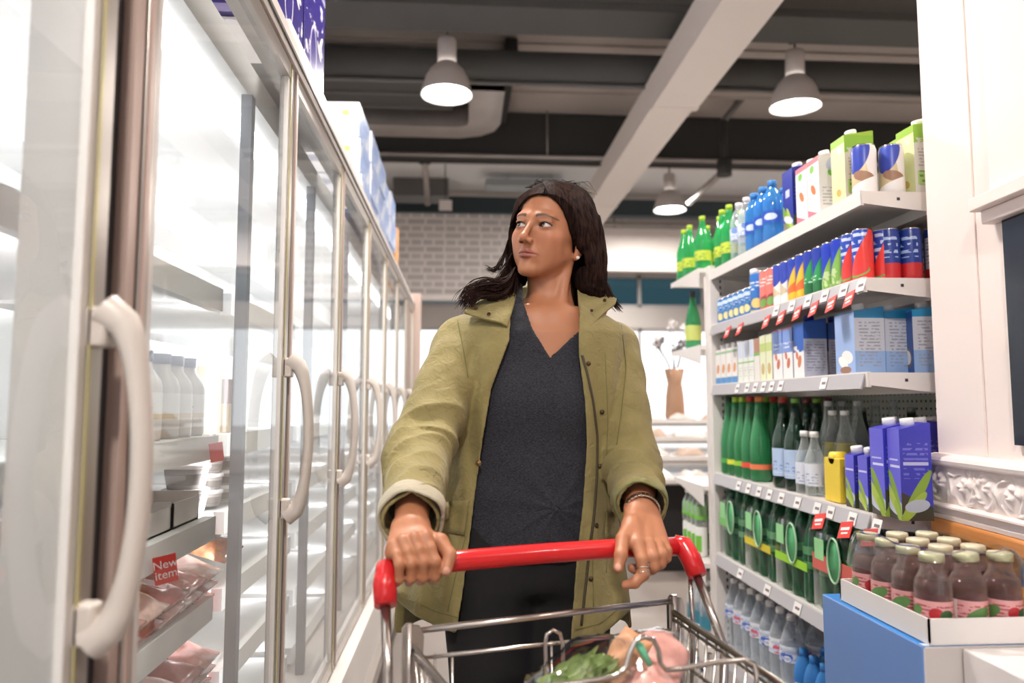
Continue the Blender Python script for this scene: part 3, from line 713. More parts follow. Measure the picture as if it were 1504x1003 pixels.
aloef = art('aloe_carton_front', S(24,44,150), [('rect', (-.015,.015,.11,.135), S(190,200,230)), ('diag', (.022,.3), S(120,120,110)), ('ell', (.012,.04,.07,.013,55), S(120,160,40)), ('ell', (-.012,.03,.05,.011,65), S(168,190,70)), ('ell', (0,.035,.035,.012,20), S(210,216,220))], 'y')
aloes = art('aloe_carton_side', S(24,40,140), [('diag', (.03,-.4), S(70,84,50)), ('text', (-.03,.03,.08,.16,.012), S(130,140,190)), ('ell', (0,.04,.06,.012,60), S(140,170,60))], 'x')
def W(col): return S(*col)
al = carton('aloe_drink_carton', 'dark blue aloe drink carton on the top shelf beside blue bottles', 'carton', .075, .075, .215, aloef, aloes, mat('navy_top', S(24,44,150), .35), capw); al.location = (SX+.05, Yof(1170, SX+.02), Z)
almf = art('almond_carton_front', S(238,232,230), [('ell', (0,.085,.02,.011,50), S(206,120,70)), ('ell', (.006,.15,.014,.012,0), S(120,190,80)), ('rect', (-.05,.05,.165,.2), S(226,120,130)), ('diag', (.016,.35), S(226,120,140))], 'y')
alms = art('almond_carton_side', S(236,230,232), [('ell', (0,.13,.012,.011,0), S(110,190,80)), ('text', (-.03,.03,.03,.09,.01), S(190,186,190)), ('ell', (.01,.16,.03,.02,40), S(200,204,234))], 'x')
am = carton('almond_drink_carton', '', 'carton', .075, .08, .195, almf, alms, mat('pinkish_top', S(232,214,214), .4), capw)
y_ = Yof(1208, SX+.02)
row(am, [(SX+.055, y_, Z, 0), (SX+.055, y_+.078, Z, 0)], True, lambda i: ['white almond drink carton on the top shelf, nearer of two', 'white almond drink carton with pink top, further of two'][i], 'almond cartons on the top shelf')
olf = art('green_carton_front', S(222,226,170), [('ell', (0,.11,.019,.018,0), S(120,190,70)), ('diag', (.18,.5), S(222,226,170)), ('rect', (-.05,.05,.165,.2), S(150,190,60)), ('ell', (.0,.03,.014,.01,30), S(200,170,80)), ('ell', (-.01,.15,.014,.012,30), S(236,236,200))], 'y')
ols = art('green_carton_side', S(206,204,198), [('rect', (-.05,.05,.15,.2), S(140,190,60)), ('blot', (-.05,.05,.13,.17,40), S(140,190,60)), ('text', (-.032,.032,.07,.125,.009), S(166,160,158)), ('rect', (-.035,.035,.02,.06), S(170,200,120)), ('text', (-.03,.03,.02,.06,.014), S(90,150,60))], 'x')
ol = carton('oat_drink_carton', '', 'carton', .075, .085, .2, olf, ols, mat('lime_top', S(160,196,70), .4), capw)
y_ = Yof(1248, SX+.02)
row(ol, [(SX+.055, y_, Z, 0), (SX+.22, y_-.02, Z, 0), (SX+.33, y_-.06, Z, .05), (SX+.2, SY0+.045, Z, .04), (SX+.32, SY0+.05, Z, 0)], True, lambda i: ['pale green oat drink carton, front row of the top shelf', 'green-topped carton behind the blue and beige cans', 'green-topped carton deep on the top shelf', 'green-topped carton at the near end of the top shelf', 'green-topped carton by the white column, top shelf'][i], 'green cartons on the top shelf')
coc = art('coconut_can', S(232,228,224), [('diag', (.16,-4.2,-60), S(206,190,150)), ('ell', (-.005,.115,.03,.06,-14), S(50,70,170)), ('ell', (.01,.045,.03,.014,-20), S(158,120,96)), ('diag', (.03,.4), S(240,236,234))], 'a')
cc = can('coconut_drink_can', '', .032, .135, coc)
row(cc, [(SX+.04, SY0+.045, Z, 0), (SX+.115, SY0+.04, Z, .2)], True, lambda i: ['blue and beige can at the near front corner of the top shelf', 'blue and beige can beside the corner can, top shelf'][i], 'blue and beige cans on the top shelf')
# ================= second shelf: cans
Z = LV[1]
bj = art('blue_jar', S(40,110,176), [('band', (.0,.004), S(220,190,110)), ('ell', (0,.028,.016,.015,0), S(232,216,150)), ('ell', (.03,.03,.014,.014,0), S(232,216,150)), ('rect', (-.04,.04,.075,.09), S(200,215,235)), ('text', (-.03,.03,.05,.07,.008), S(200,215,235))], 'a')
cj = can('small_blue_can', '', .027, .105, bj)
ys = [SY1-.045-.058*i for i in range(6)]
row(cj, [(SX+.04, y, Z, rj()) for y in ys], True, lambda i: f'small blue can with yellow fruit, second shelf, {ORD[i]} from the slotted post', 'small blue cans on the second shelf')
bigj = mk_bottle('blue_powder_tub', 'larger blue tub with white lid and fruit print, second shelf', 'tub', .165, .04, [(.95,0),(1,.02),(1,.85),(.98,.88)], art('blue_tub', S(40,110,190), [('ell', (.0,.035,.02,.018,0), S(232,210,130)), ('ell', (.035,.06,.02,.018,0), S(236,226,190)), ('text', (-.05,.05,.08,.12,.012), S(214,226,240)), ('band', (.0,.01), S(206,196,160))], 'a'), capw, .039, .022); bigj.location = (SX+.05, SY1-.045-.058*6-.015, Z)
defs = [('watermelon', 'pink', [(S(232,120,110)), ('diag', (.05,.5), S(214,70,66)), ('ell', (0,.03,.026,.02,20), S(150,60,60)), ('ell', (0,.025,.02,.015,20), S(110,160,80)), ('text', (-.04,.04,.08,.115,.012), S(240,210,205))], 2),
        ('coconut', 'white and blue', [(S(232,228,224)), ('ell', (-.006,.12,.03,.055,-14), S(50,70,170)), ('diag', (.05,-.9), S(206,190,160)), ('diag', (.035,.3), S(236,232,230))], 2),
        ('mango', 'orange and blue', [(S(40,66,170)), ('diag', (.105,1.8), S(240,190,50)), ('diag', (.06,.6), S(232,110,50)), ('diag', (.03,.2), S(240,190,50))], 2),
        ('lime', 'green and blue', [(S(36,60,160)), ('diag', (.1,1.6), S(40,150,80)), ('diag', (.045,.5), S(30,110,60)), ('text', (-.04,.04,.04,.055,.01), S(200,230,200))], 2),
        ('aloe', 'light green and blue', [(S(30,60,180)), ('diag', (.09,1.8), S(130,180,80)), ('blot', (-.06,.06,.0,.055,60), S(190,210,150))], 2),
        ('melon', 'red and blue', [(S(36,70,170)), ('text', (-.06,.06,.05,.13,.02), S(190,200,230)), ('diag', (.085,1.7), S(226,56,50)), ('ell', (0,.022,.032,.012,15), S(120,170,80)), ('ell', (0,.026,.028,.011,15), S(220,60,60))], 2)]
yy = SY1-.045-.058*6-.095; Rc, Hc = .0275, .142; cols = {}
for nm, cl, sh, n in defs:
    c_ = can(f'{nm}_drink_can', '', Rc, Hc, art(f'can_{nm}', sh[0], sh[1:], 'a', .3)); cols[nm] = c_
    sp_ = []
    for r_ in range(2):
        for i in range(n): sp_.append((SX+.04+.06*r_, yy-.0575*i, Z, rj(.2)))
    row(c_, sp_, True, lambda i, cl=cl, nm=nm: f'{cl} {nm} can on the second shelf, {["front further","front nearer","behind further","behind nearer"][i]}', f'{nm} cans on the second shelf')
    yy -= .0575*n
    if nm == 'melon': pass
navy = art('can_navy', S(28,56,140), [('band', (.0,.045), S(196,40,44)), ('text', (-.03,.03,.06,.12,.018), S(170,190,225))], 'a', .3)
nut = art('can_nutrition', S(30,60,150), [('band', (.0,.03), S(196,40,44)), ('rect', (-.022,.026,.03,.115), S(206,204,208)), ('text', (-.02,.024,.034,.11,.009), S(120,120,140))], 'a', .3)
nv = can('melon_drink_can', '', Rc, Hc, navy)
yl = yy+.0575-.012
row(nv, [(SX+.165, SY0+.05, Z, 0), (SX+.30, SY0+.05, Z, .3), (SX+.36, SY0+.05, Z, .8), (SX+.42, SY0+.05, Z, 0), (SX+.11, SY0+.06, Z, .2)], True, lambda i: ['navy and red can left of the white nutrition label', 'navy and red can right of the white nutrition label', 'navy and red can second right of the nutrition label', 'navy and red can beside the white column', 'navy and red can at the front near corner, second shelf'][i], 'navy and red cans at the near end of the second shelf')
c_ = can('melon_drink_can', 'blue can showing its white nutrition label, near end of second shelf', .03, .142, nut); c_.location = (SX+.233, SY0+.045, Z)
# ================= third shelf: milk style cartons
Z = LV[2]
def simple(name, base, sh, sside=None): 
    return art(name+'_f', base, sh, 'y'), art(name+'_s', sside or S(200,196,196), [('text', (-.025,.025,.02,.12,.009), S(150,150,160))], 'x')
f1, s1 = simple('hazel', S(236,232,228), [('rect', (-.03,.03,0,.025), S(70,140,200)), ('ell', (0,.06,.016,.02,30), S(214,150,100)), ('band', (.12,.13), S(150,190,150))])
ca = carton('hazelnut_drink_carton', '', 'carton', .058, .06, .15, f1, s1, capw, capw)
y3 = SY1-.04
row(ca, [(SX+.04, y3-.062*i, Z, 0) for i in range(4)], True, lambda i: f'small white carton with orange nut, third shelf, {ORD[i]} from the slotted post', 'small white cartons on the third shelf')
y3 -= .062*4
f2, s2 = simple('pale', S(226,230,222), [('band', (.07,.075), S(120,180,90)), ('text', (-.02,.02,.02,.06,.01), S(200,190,180)), ('rect', (-.02,.02,.09,.15), S(200,210,230))])
ca = carton('rice_drink_carton', '', 'carton', .05, .06, .165, f2, s2, capw, None)
row(ca, [(SX+.04, y3-.053*i, Z, 0) for i in range(3)], True, lambda i: f'slim pale carton on the third shelf, {["furthest","middle","nearest"][i]} of three', 'slim pale cartons on the third shelf'); y3 -= .053*3
f2, s2 = simple('brown', S(228,224,218), [('rect', (-.03,.03,.1,.165), S(176,130,110)), ('band', (.09,.1), S(110,180,80))])
ca = carton('chocolate_drink_carton', 'slim carton with brown top half on the third shelf', 'carton', .05, .06, .165, f2, s2, mat('brown_top', S(150,110,90), .4), None); ca.location = (SX+.04, y3, Z); y3 -= .053
f2, s2 = simple('olive', S(222,226,190), [('ell', (0,.04,.014,.02,0), S(196,170,110)), ('band', (.1,.13), S(190,206,120))])
ca = carton('spelt_drink_carton', '', 'carton', .05, .06, .17, f2, s2, mat('lime_top2', S(190,206,120), .4), None)
row(ca, [(SX+.04, y3-.053*i, Z, 0) for i in range(2)], True, lambda i: f'slim pale olive carton on the third shelf, {["further","nearer"][i]} of two', 'olive cartons on the third shelf'); y3 -= .053*2+.012
f3 = art('blue_almond_f', S(236,232,232), [('rect', (-.05,.05,.085,.17), S(120,150,214)), ('rect', (-.05,.05,.162,.18), S(230,110,140)), ('ell', (-.005,.05,.012,.018,20), S(196,110,80)), ('ell', (.012,.075,.009,.014,-20), S(196,110,80)), ('text', (-.03,.03,.1,.12,.014), S(220,226,240))], 'y')
f3s = art('blue_almond_s', S(190,194,214), [('rect', (-.05,.05,.12,.18), S(50,90,170)), ('text', (-.03,.03,.02,.11,.009), S(150,150,170))], 'x')
ca = carton('almond_milk_carton', '', 'carton', .072, .075, .178, f3, f3s, mat('pink_top', S(226,120,150), .4), None)
row(ca, [(SX+.05, y3-.077*i, Z, 0) for i in range(2)]+[(SX+.14, y3-.077, Z, 0)], True, lambda i: ['blue and white pink-topped almond carton, further of two', 'blue and white pink-topped almond carton, nearer of two', 'pink-topped almond carton in the second row'][i], 'pink topped almond cartons'); y3 -= .077*2+.003
f4 = art('deepblue_f', S(236,232,232), [('rect', (-.05,.05,.10,.19), S(30,90,180)), ('blot', (-.05,.05,.08,.12,40), S(30,90,180)), ('ell', (-.005,.05,.012,.02,20), S(200,120,80)), ('ell', (.012,.07,.009,.014,-20), S(206,120,80))], 'y')
navc = mat('navy_cap', S(24,40,120), .35)
ca = carton('almond_milk_carton', '', 'carton', .072, .075, .185, f4, f3s, mat('blue_top', S(40,80,170), .4), navc)
row(ca, [(SX+.05, y3, Z, 0), (SX+.14, y3+.02, Z, 0)], True, lambda i: ['almond carton with navy cap, front row of third shelf', 'almond carton with navy cap, second row'][i], 'navy capped cartons'); y3 -= .085
f5 = art('coconut_milk_f', S(150,176,222), [('rect', (-.06,.06,.165,.21), S(60,130,190)), ('ell', (-.01,.045,.03,.018,10), S(240,238,236)), ('ell', (.012,.03,.028,.014,30), S(246,244,240)), ('ell', (.0,.01,.03,.01,0), S(150,110,90))], 'y')
f5s = art('coconut_milk_s', S(190,194,204), [('rect', (-.05,.05,.15,.2), S(30,130,180)), ('rect', (-.05,.05,0,.06), S(140,170,214)), ('text', (-.03,.03,.015,.14,.009), S(150,150,164))], 'x')
f6 = art('coconut_milk_dark_f', S(26,76,150), [('ell', (-.005,.04,.022,.02,50), S(226,222,216)), ('ell', (-.005,.04,.027,.024,50), S(120,96,80)), ('ell', (-.003,.042,.02,.018,50), S(240,236,232)), ('rect', (-.06,.06,.165,.21), S(40,130,190))], 'y')
tealt = mat('teal_top', S(40,130,180), .35)
ca = carton('coconut_milk_carton', '', 'carton', .105, .085, .182, f5, f5s, tealt, capw)
ca.location = (SX+.055, Yof(1243, SX+.01), Z); ca['label'] = 'wide light blue coconut milk carton, front of third shelf'; ca['group'] = 'coconut milk cartons'
ys_ = ca.location.y
dup(ca, (SX+.145, ys_+.004, Z), 0, 'light blue coconut milk carton behind the wide one', 'coconut milk cartons', sc=(1,.95,1))
ca = carton('coconut_milk_carton', 'dark blue coconut milk carton at the near end, third shelf', 'carton', .085, .085, .182, f6, f5s, tealt, capw, 'coconut milk cartons'); ca.location = (SX+.205, SY0+.075, Z); ca.rotation_euler.z = -.2
# ================= fourth shelf
Z = LV[3]
GW = G('green_glass', S(64,156,98), .5); DG = G('dark_green_glass', S(14,52,36), .3); CG = G('clear_glass_bottle', S(232,238,236), .84, .03)
WINE2 = [(.85,0),(1,.02),(1,.4),(.92,.5),(.74,.62),(.56,.74),(.44,.85),(.38,.95)]
caps = [('dark green', S(20,70,50), S(80,160,70)), ('lime', S(170,200,50), S(214,214,60)), ('lime', S(170,200,50), S(150,206,60)), ('red', S(190,40,40), S(226,80,60)), ('orange', S(226,130,70), S(230,120,80))]
yy = [SY1-.05, SY1-.125, SY1-.2, SY1-.275, SY1-.36]
for i, (nm, cc_, lc_) in enumerate(caps):
    b = mk_bottle('sparkling_water_bottle', f'tall green bottle with {nm} cap, fourth shelf, {ORD[i]} from the slotted post', 'bottle', .31, .038, WINE2, GW, mat(f'cap{i}', cc_, .35), .015, .022, mat(f'lab{i}', lc_, .5), (.14, .2), 'green capped bottles on the fourth shelf')
    b.location = (SX+.05, yy[i], Z)
    dup(b, (SX+.15, yy[i]+.02, Z), 0, f'green bottle with {nm} cap in the second row, {ORD[i]} from the post')
spl = art('sparkling_label', S(176,196,226), [('text', (-.03,.03,.06,.09,.012), S(130,150,200)), ('band', (.05,.053), S(210,216,230))], 'a')
def neck(t): MB().lathe([(.0215, .19), (.0165, .215)], 16, close=False).build('neck_label', mat('neck_label', S(190,206,228), .4), t); MB().lathe([(.014, .235), (.0135, .268)], 16, close=False).build('neck_band', mat('neck_band', S(170,190,220), .4), t)
for i, (u, cn, c_) in enumerate(((1150, 'red', S(170,40,40)), (1168, 'lime', S(110,160,50)), (1186, 'dark red', S(110,30,36)), (1200, 'lime', S(120,170,50)), (1216, 'maroon', S(96,26,34)))):
    b = mk_bottle('mineral_water_bottle', f'dark green bottle with {cn} cap and pale blue label, {ORD[i]} of five', 'bottle', .30, .039, [(.85,0),(1,.02),(1,.5),(.9,.58),(.6,.7),(.4,.8),(.36,.95)], DG, mat(f'mcap{i}', c_, .35), .014, .02, spl, (.13, .44), 'dark green mineral water bottles', neck)
    b.location = (SX+(.05 if i < 2 else .14), Yof(u, SX+(.05 if i < 2 else .14)), Z)
wl = art('white_glass_label', S(214,218,230), [('text', (-.02,.02,.03,.07,.009), S(150,160,190))], 'a')
smb = mk_bottle('small_glass_bottle', '', 'bottle', .195, .03, SOD, CG, capw, .014, .018, wl, (.15, .5))
row(smb, [(SX+.045, Yof(1180, SX+.045), Z, 0), (SX+.045, Yof(1194, SX+.045), Z, 0)], True, lambda i: ['small clear bottle with white label, further of two', 'small clear bottle with white label, nearer of two'][i], 'small clear labelled bottles')
tl = mk_bottle('tall_glass_bottle', '', 'bottle', .29, .036, SOD, CG, mat('glass_stopper', S(196,200,200), .2), .013, .018, wl, (.2, .45))
row(tl, [(SX+.13, Yof(1203, SX+.1), Z, 0), (SX+.2, Yof(1236, SX+.2), Z, 0), (SX+.3, SY1-.7, Z, 0), (SX+.3, SY1-.8, Z, 0), (SX+.38, SY0+.18, Z, 0), (SX+.2, SY0+.42, Z, 0)], True, lambda i: ['tall clear bottle with white label, left of the yellow box', 'tall clear bottle behind the yellow box', 'clear bottle top before the perforated panel, far', 'clear bottle top before the perforated panel, middle', 'clear bottle top before the perforated panel, near the column', 'clear bottle between yellow box and purple cartons'][i], 'tall clear glass bottles')
yel = art('lemon_label', S(206,196,110), [('ell', (0,.15,.012,.01,0), S(226,206,40)), ('ell', (.02,.14,.012,.01,0), S(226,206,40)), ('text', (-.02,.02,.03,.08,.01), S(210,206,190))], 'a', trans=.3)
lb_ = mk_bottle('lemonade_bottle', '', 'bottle', .26, .036, SOD, CG, capw, .013, .016, yel, (.3, .62))
row(lb_, [(SX+.13, Yof(1222, SX+.13), Z, 0), (SX+.13, Yof(1240, SX+.13), Z, 0)], True, lambda i: ['clear lemonade bottle above the yellow box', 'clear lemonade bottle between yellow box and purple cartons'][i], 'lemonade bottles on the fourth shelf')
dkb = mk_bottle('dark_glass_bottle', '', 'bottle', .27, .036, SOD, G('smoke_glass', S(80,96,84), .8), mat('silver_cap', S(150,154,150), .3, metal=.6), .013, .018)
row(dkb, [(SX+.26, SY0+.5, Z, 0), (SX+.34, SY0+.36, Z, 0), (SX+.42, SY0+.3, Z, 0), (SX+.42, SY0+.12, Z, 0)], True, lambda i: f'smoky glass bottle behind the purple cartons, {ORD[i]} from the left', 'smoky bottles behind the purple cartons')
yb = tag(MB().m(art('yellow_box', S(230,200,60), [('text', (-.025,.025,.05,.056,.02), S(170,140,60)), ('ell', (0,.135,.012,.012,0), S(236,206,50))], 'y')).box(-.02, .02, -.045, .045, 0, .125, .002).lathe([(0,-.02),(.018,-.02),(.018,.02),(0,.02)], 16, M=Matrix.Translation((0,0,.125)) @ Matrix.Rotation(PI/2, 4, 'Y')).build('yellow_gift_box', None, loc=(SX+.04, Yof(1218, SX+.02), Z)), 'yellow box with rounded tab in front of the clear bottles', 'box')
purf = art('purple_aloe_front', S(96,92,206), [('rect', (-.028,.02,.125,.131), S(206,206,236)), ('rect', (-.02,.024,.142,.146), S(190,190,230)), ('diag', (.035,.5), S(70,66,58)), ('ell', (0,.032,.045,.02,15), S(190,198,214)), ('ell', (.0,.065,.06,.012,62), S(126,160,50)), ('ell', (.014,.05,.055,.012,50), S(170,190,80)), ('ell', (-.012,.02,.03,.01,60), S(150,176,60))], 'y')
purs = art('purple_aloe_side', S(56,58,176), [('diag', (.05,-.5), S(60,58,46)), ('text', (-.03,.03,.1,.19,.012), S(110,110,200)), ('rect', (-.03,.03,.132,.14), S(190,190,226)), ('ell', (0,.06,.07,.012,60), S(134,164,56)), ('ell', (-.01,.03,.05,.012,50), S(160,186,70)), ('ell', (0,.035,.03,.015,10), S(180,188,200))], 'x')
ptop = mat('purple_top', S(66,64,180), .35)
pa = carton('coconut_water_carton', '', 'carton', .062, .075, .235, purf, purs, ptop, capw)
sp_ = [(SX+.045, Yof(1286, SX+.01), Z, 0), (SX+.05, Yof(1309, SX+.01), Z, -.1), (SX+.17, SY0+.05, Z, -.1), (SX+.145, SY0+.14, Z, 0), (SX+.26, SY0+.06, Z, -.05), (SX+.27, SY0+.15, Z, 0), (SX+.35, SY0+.08, Z, 0)]
row(pa, sp_, True, lambda i: ['tall purple aloe carton, front row left of the nearest', 'tall purple aloe carton nearest the front corner', 'tall purple carton behind the corner one', 'tall purple carton in the second row, left', 'tall purple carton beside the carved moulding', 'tall purple carton in the second row, right', 'tall purple carton hidden behind the moulding'][i], 'tall purple cartons on the fourth shelf')
smf = art('purple_small_front', S(96,92,206), [('rect', (-.02,.02,.1,.105), S(206,206,236)), ('diag', (.02,.5), S(70,66,58)), ('ell', (0,.03,.025,.014,10), S(190,198,214)), ('ell', (.002,.045,.04,.008,62), S(140,170,60)), ('ell', (.01,.03,.036,.008,50), S(170,190,80))], 'y')
ps = carton('coconut_water_carton', '', 'carton', .046, .05, .152, smf, art('purple_small_side', S(56,58,170), [('diag', (.03,-.4), S(70,80,50)), ('text', (-.02,.02,.07,.12,.01), S(110,110,200))], 'x'), ptop, capw)
row(ps, [(SX+.035, Yof(1244, SX+.01), Z, 0), (SX+.035, Yof(1263, SX+.01), Z, 0)], True, lambda i: ['small purple aloe carton beside the yellow box', 'small purple aloe carton beside the tall purple ones'][i], 'small purple cartons on the fourth shelf')
# ================= fifth shelf: shrink wrapped green bottles
Z = LV[4]
bigg = G('green_pet', S(30,120,80), .45, .12)
BG = [(.8,0),(1,.03),(1,.3),(.95,.36),(1,.42),(.98,.55),(.8,.68),(.5,.82),(.36,.88),(.36,.95)]
film = glassmat('shrink_film', (.93,.96,.94), 1.4, .12, 1.2)
gg = mk_bottle('green_water_bottle', '', 'bottle', .30, .04, BG, bigg, mat('dkgreen_cap', S(40,110,70), .4), .015, .02, mat('pale_green_label', S(110,170,120), .4), (.34, .56))
packs = [SY1-.02-.27*k for k in range(4)]; sp_ = []; lb2 = []
for k, y in enumerate(packs):
    for i in range(3):
        for j in range(2): sp_.append((SX+.05+.083*j, y-.045-.083*i, Z, rj())); lb2.append(f'green plastic bottle in the {ORD[k]} wrapped pack, {["front","back"][j]} row, {["far","middle","near"][i]}')
row(gg, sp_, True, lambda i: lb2[i], 'wrapped green plastic bottles')
bands = [S(120,190,100), S(214,196,40), S(150,206,40), S(206,96,86)]
for k, y in enumerate(packs):
    t = thing('shrink_pack_wrap', f'clear wrap with {["green patch","yellow band","lime band","red patch"][k]} round the {ORD[k]} green bottle pack', 'plastic wrap', (SX+.09, y-.13, Z), 0, 'shrink wraps on the fifth shelf')
    q = MB(); ring = []
    for (zz, s, b) in ((.0, 1, 1), (.16, 1, 1), (.215, .9, .95), (.26, .6, .85)):
        ring.append([Vector((sx*.085*s, sy*.128*b, zz+.004)) for sx, sy in ((-1,-.92),(-1,.92),(-.9,1),(.9,1),(1,.92),(1,-.92),(.9,-1),(-.9,-1),(-1,-.92))])
    q.grid(ring, .0008, (-.3,0,1)); q.build('film', film, t)
    q = MB()
    q.box(-.0885, -.0865, -.115 if k else -.01, .115, .095 if k in (1, 2) else .12, .12 if k in (1, 2) else .165); q.build('printed_band', mat(f'film_band{k}', bands[k], .35), t)
    q = MB(); pts = [(-.088-.004+.035*max(0, (.05*math.sin(a)+.04))/1.0*0, -.02+.036*math.cos(a), .165+.062*math.sin(a)) for a in [2*PI*i/24 for i in range(24)]]
    q.tube(pts, .003, 6, closed=True); q.build('carry_handle', mat('handle_loop', S(170,206,170), .4), t)
    MB().lathe([(0, -.0005), (1, -.0005), (1, .0005), (0, .0005)], 24, M=Matrix.Translation((-.0895, -.02, .165)) @ Matrix.Diagonal((1, .033, .059, 1)) @ Matrix.Rotation(PI/2, 4, 'Y')).build('handle_patch', mat('handle_patch', S(84,168,112), .25), t)
    MB().box(-.089, -.0868, .045, .1, .15, .21).build('film_patch', mat('film_patch', S(150,214,150), .35), t)
# ================= bottom shelf: water bottles
Z = LV[5]
wlab = art('water_label', S(206,214,226), [('ell', (0,.15,.018,.018,0), S(70,100,190)), ('ell', (.004,.145,.01,.01,0), S(226,228,236)), ('text', (-.05,.05,.12,.17,.02), S(170,180,210))], 'a')
wlab2 = art('water_label_red', S(222,224,230), [('ell', (0,.15,.014,.014,0), S(206,90,110)), ('text', (-.05,.05,.12,.17,.02), S(180,190,216))], 'a')
ww = mk_bottle('clear_water_bottle', '', 'bottle', .28, .04, PET, pet, capw, .015, .018, wlab, (.48, .66))
ww2 = mk_bottle('clear_water_bottle', '', 'bottle', .28, .04, PET, pet, capw, .015, .018, wlab2, (.48, .66))
s1_, s2_, l1_, l2_ = [], [], [], []
for i in range(7):
    for j in range(2):
        s = (SX+.05+.088*j, SY1-.06-.086*i, Z, rj()); l = f'clear water bottle with {["blue","pink"][(i+j)%2]} round logo, bottom shelf, {["front","back"][j]} row, {ORD[i]} from post'
        if (i+j) % 2 == 0: s1_.append(s); l1_.append(l)
        else: s2_.append(s); l2_.append(l)
row(ww, s1_, True, lambda i: l1_[i], 'clear bottles on the bottom shelf'); row(ww2, s2_, True, lambda i: l2_[i], 'clear bottles on the bottom shelf')
sb = mk_bottle('small_blue_bottle', '', 'bottle', .20, .032, PET, bluep, bluec, .014, .022, bl2, (.3, .5))
sp_ = [(SX+.045+.07*j, SY1-.67-.07*i, Z, rj()) for i in range(5) for j in range(2)]
row(sb, sp_, True, lambda i: f'small blue water bottle, bottom shelf, {["front","back"][i%2]} row, {ORD[i//2]} from the left', 'small blue bottles on the bottom shelf')
# ================= products on the far gondola
tallg = mk_bottle('green_wine_bottle', 'single green bottle with yellow label on the far shelf', 'bottle', .27, .036, WINE, GW, mat('darkcap', S(40,40,40), .4), .014, .03, mat('yl', S(190,200,110), .5), (.14, .4)); tallg.location = (1.07, 3.36, FL[1])
gc = can('green_label_can', '', .027, .13, art('can_green_white', S(226,226,222), [('rect', (-.018,.018,.02,.09), S(110,180,60))], 'a'))
gl = mk_bottle('green_label_jar', '', 'jar', .14, .028, SOD, CG, capw, .014, .016, mat('gll', S(110,180,60), .5), (.2, .6))
row(gc, [(1.055, 3.26+.06*i, FL[3], 0) for i in range(4)]+[(1.12, 3.26+.06*i, FL[3], 0) for i in range(3)], True, lambda i: f'white can with green label beyond the post, {["outer","inner"][i//4]} row, {ORD[i%4]} from near', 'white and green cans beyond the post')
row(gl, [(1.055, 3.26+.06*i, FL[3]+.131, 0) for i in range(4)]+[(1.12, 3.26+.06*i, FL[3]+.131, 0) for i in range(3)], True, lambda i: f'small bottle with green label stacked on the cans, {["outer","inner"][i//4]} row, {ORD[i%4]} from near', 'green labelled bottles stacked on cans')
bt = mk_bottle('grey_water_bottle', '', 'bottle', .22, .036, PET, pet, mat('gcap', S(110,120,110), .4), .014, .02, mat('teal_label', S(60,130,150), .4), (.2, .45))
row(bt, [(1.065, 3.22+.09*i, FL[4], 0) for i in range(3)]+[(1.145, 3.22+.09*i, FL[4], 0) for i in range(3)], True, lambda i: f'bottle with teal label low beyond the post, {["outer","inner"][i//3]} row, {ORD[i%3]}', 'teal labelled bottles beyond the post')
# ================= fireplace-like white cabinet at right edge
RZ = math.radians(-4)
cpt = at(1378, 640, X=1.11)
t = thing('counter_cabinet', 'orange wooden counter top and cabinet under the white column', 'counter', (1.16, 1.80, 0), RZ)
wood = mat('orange_wood', S(206,134,70), .4, var=.22, vscale=9, stretch=(1, .15, 6), coat=.3)
MB().box(0, .6, -1.3, 0, .885, .925, .008).build('counter_top', wood, t)
MB().box(.03, .6, -1.28, -.02, 0, .885).build('cabinet_side', wood, t)
t = thing('white_column', 'white painted column with carved base moulding beside the drinks shelving', 'column', (1.19, 1.79, .926), RZ)
wp = mat('white_gloss_paint', S(240,226,220), .4)
MB().m(wp).box(.0, .5, -1.2, 0, .15, 2.7).box(-.004, .0, -.19, -.0, .15, 2.7, .001).build('column_body', wp, t)
def carve():
    q = MB(); n1, n2 = 190, 44; P_ = []
    cs = [(.045, .5, .040, 1), (.135, .46, .036, -1), (.215, .56, .034, 1), (.30, .45, .038, -1), (.385, .52, .036, 1), (.47, .5, .036, -1), (.56, .5, .036, 1)]
    def h(s, z):          # acanthus scroll relief
        v = 0; zz = z*.092
        for (sx, sz, R_, sg) in cs:
            dx, dz = (s-sx)*sg, zz-sz*.092; r = math.hypot(dx, dz)/R_
            if r < 1.5:
                a = math.atan2(dz, dx)
                v += max(0, math.cos(a-r*4.4+.8))**2*math.exp(-(r/1.0)**6)*(.55+.45*math.cos(a*5+r*7))
                v += .8*math.exp(-(r/.2)**2)
                v += .55*max(0, math.cos(a*6+2.2*math.sin(r*6)))*math.exp(-((r-1.12)/.16)**2)
        v += .45*max(0, math.sin(s*150+3*math.sin(z*7+s*40)))*max(0, math.sin(z*12+2*math.sin(s*60)))
        return min(1.2, v)
    for j in range(n2+1):
        z = j/n2; row_ = []
        for i in range(n1+1):
            s = i/n1*.62; e = min(1, z/.08, (1-z)/.08)
            row_.append(Vector((-.018-.009*h(s, z)*e-.006*math.sin(PI*z), -s+.004, .036+z*.092)))
        P_.append(row_)
    q.grid(P_, .03, (1, 0, 0)); return q
carve().build('carved_frieze', wp, t)
prof = [(.02,.128),(-.03,.128),(-.036,.133),(-.038,.141),(-.034,.149),(-.02,.153),(-.006,.156),(.02,.156)]
MB().prism(prof, -.62, .012, 'y').build('top_moulding', wp, t)
prof = [(.02,.0),(-.024,.0),(-.026,.01),(-.022,.012),(-.030,.026),(-.034,.03),(-.034,.034),(-.026,.039),(.02,.039)]
MB().prism(prof, -.62, .012, 'y').build('bottom_moulding', wp, t)
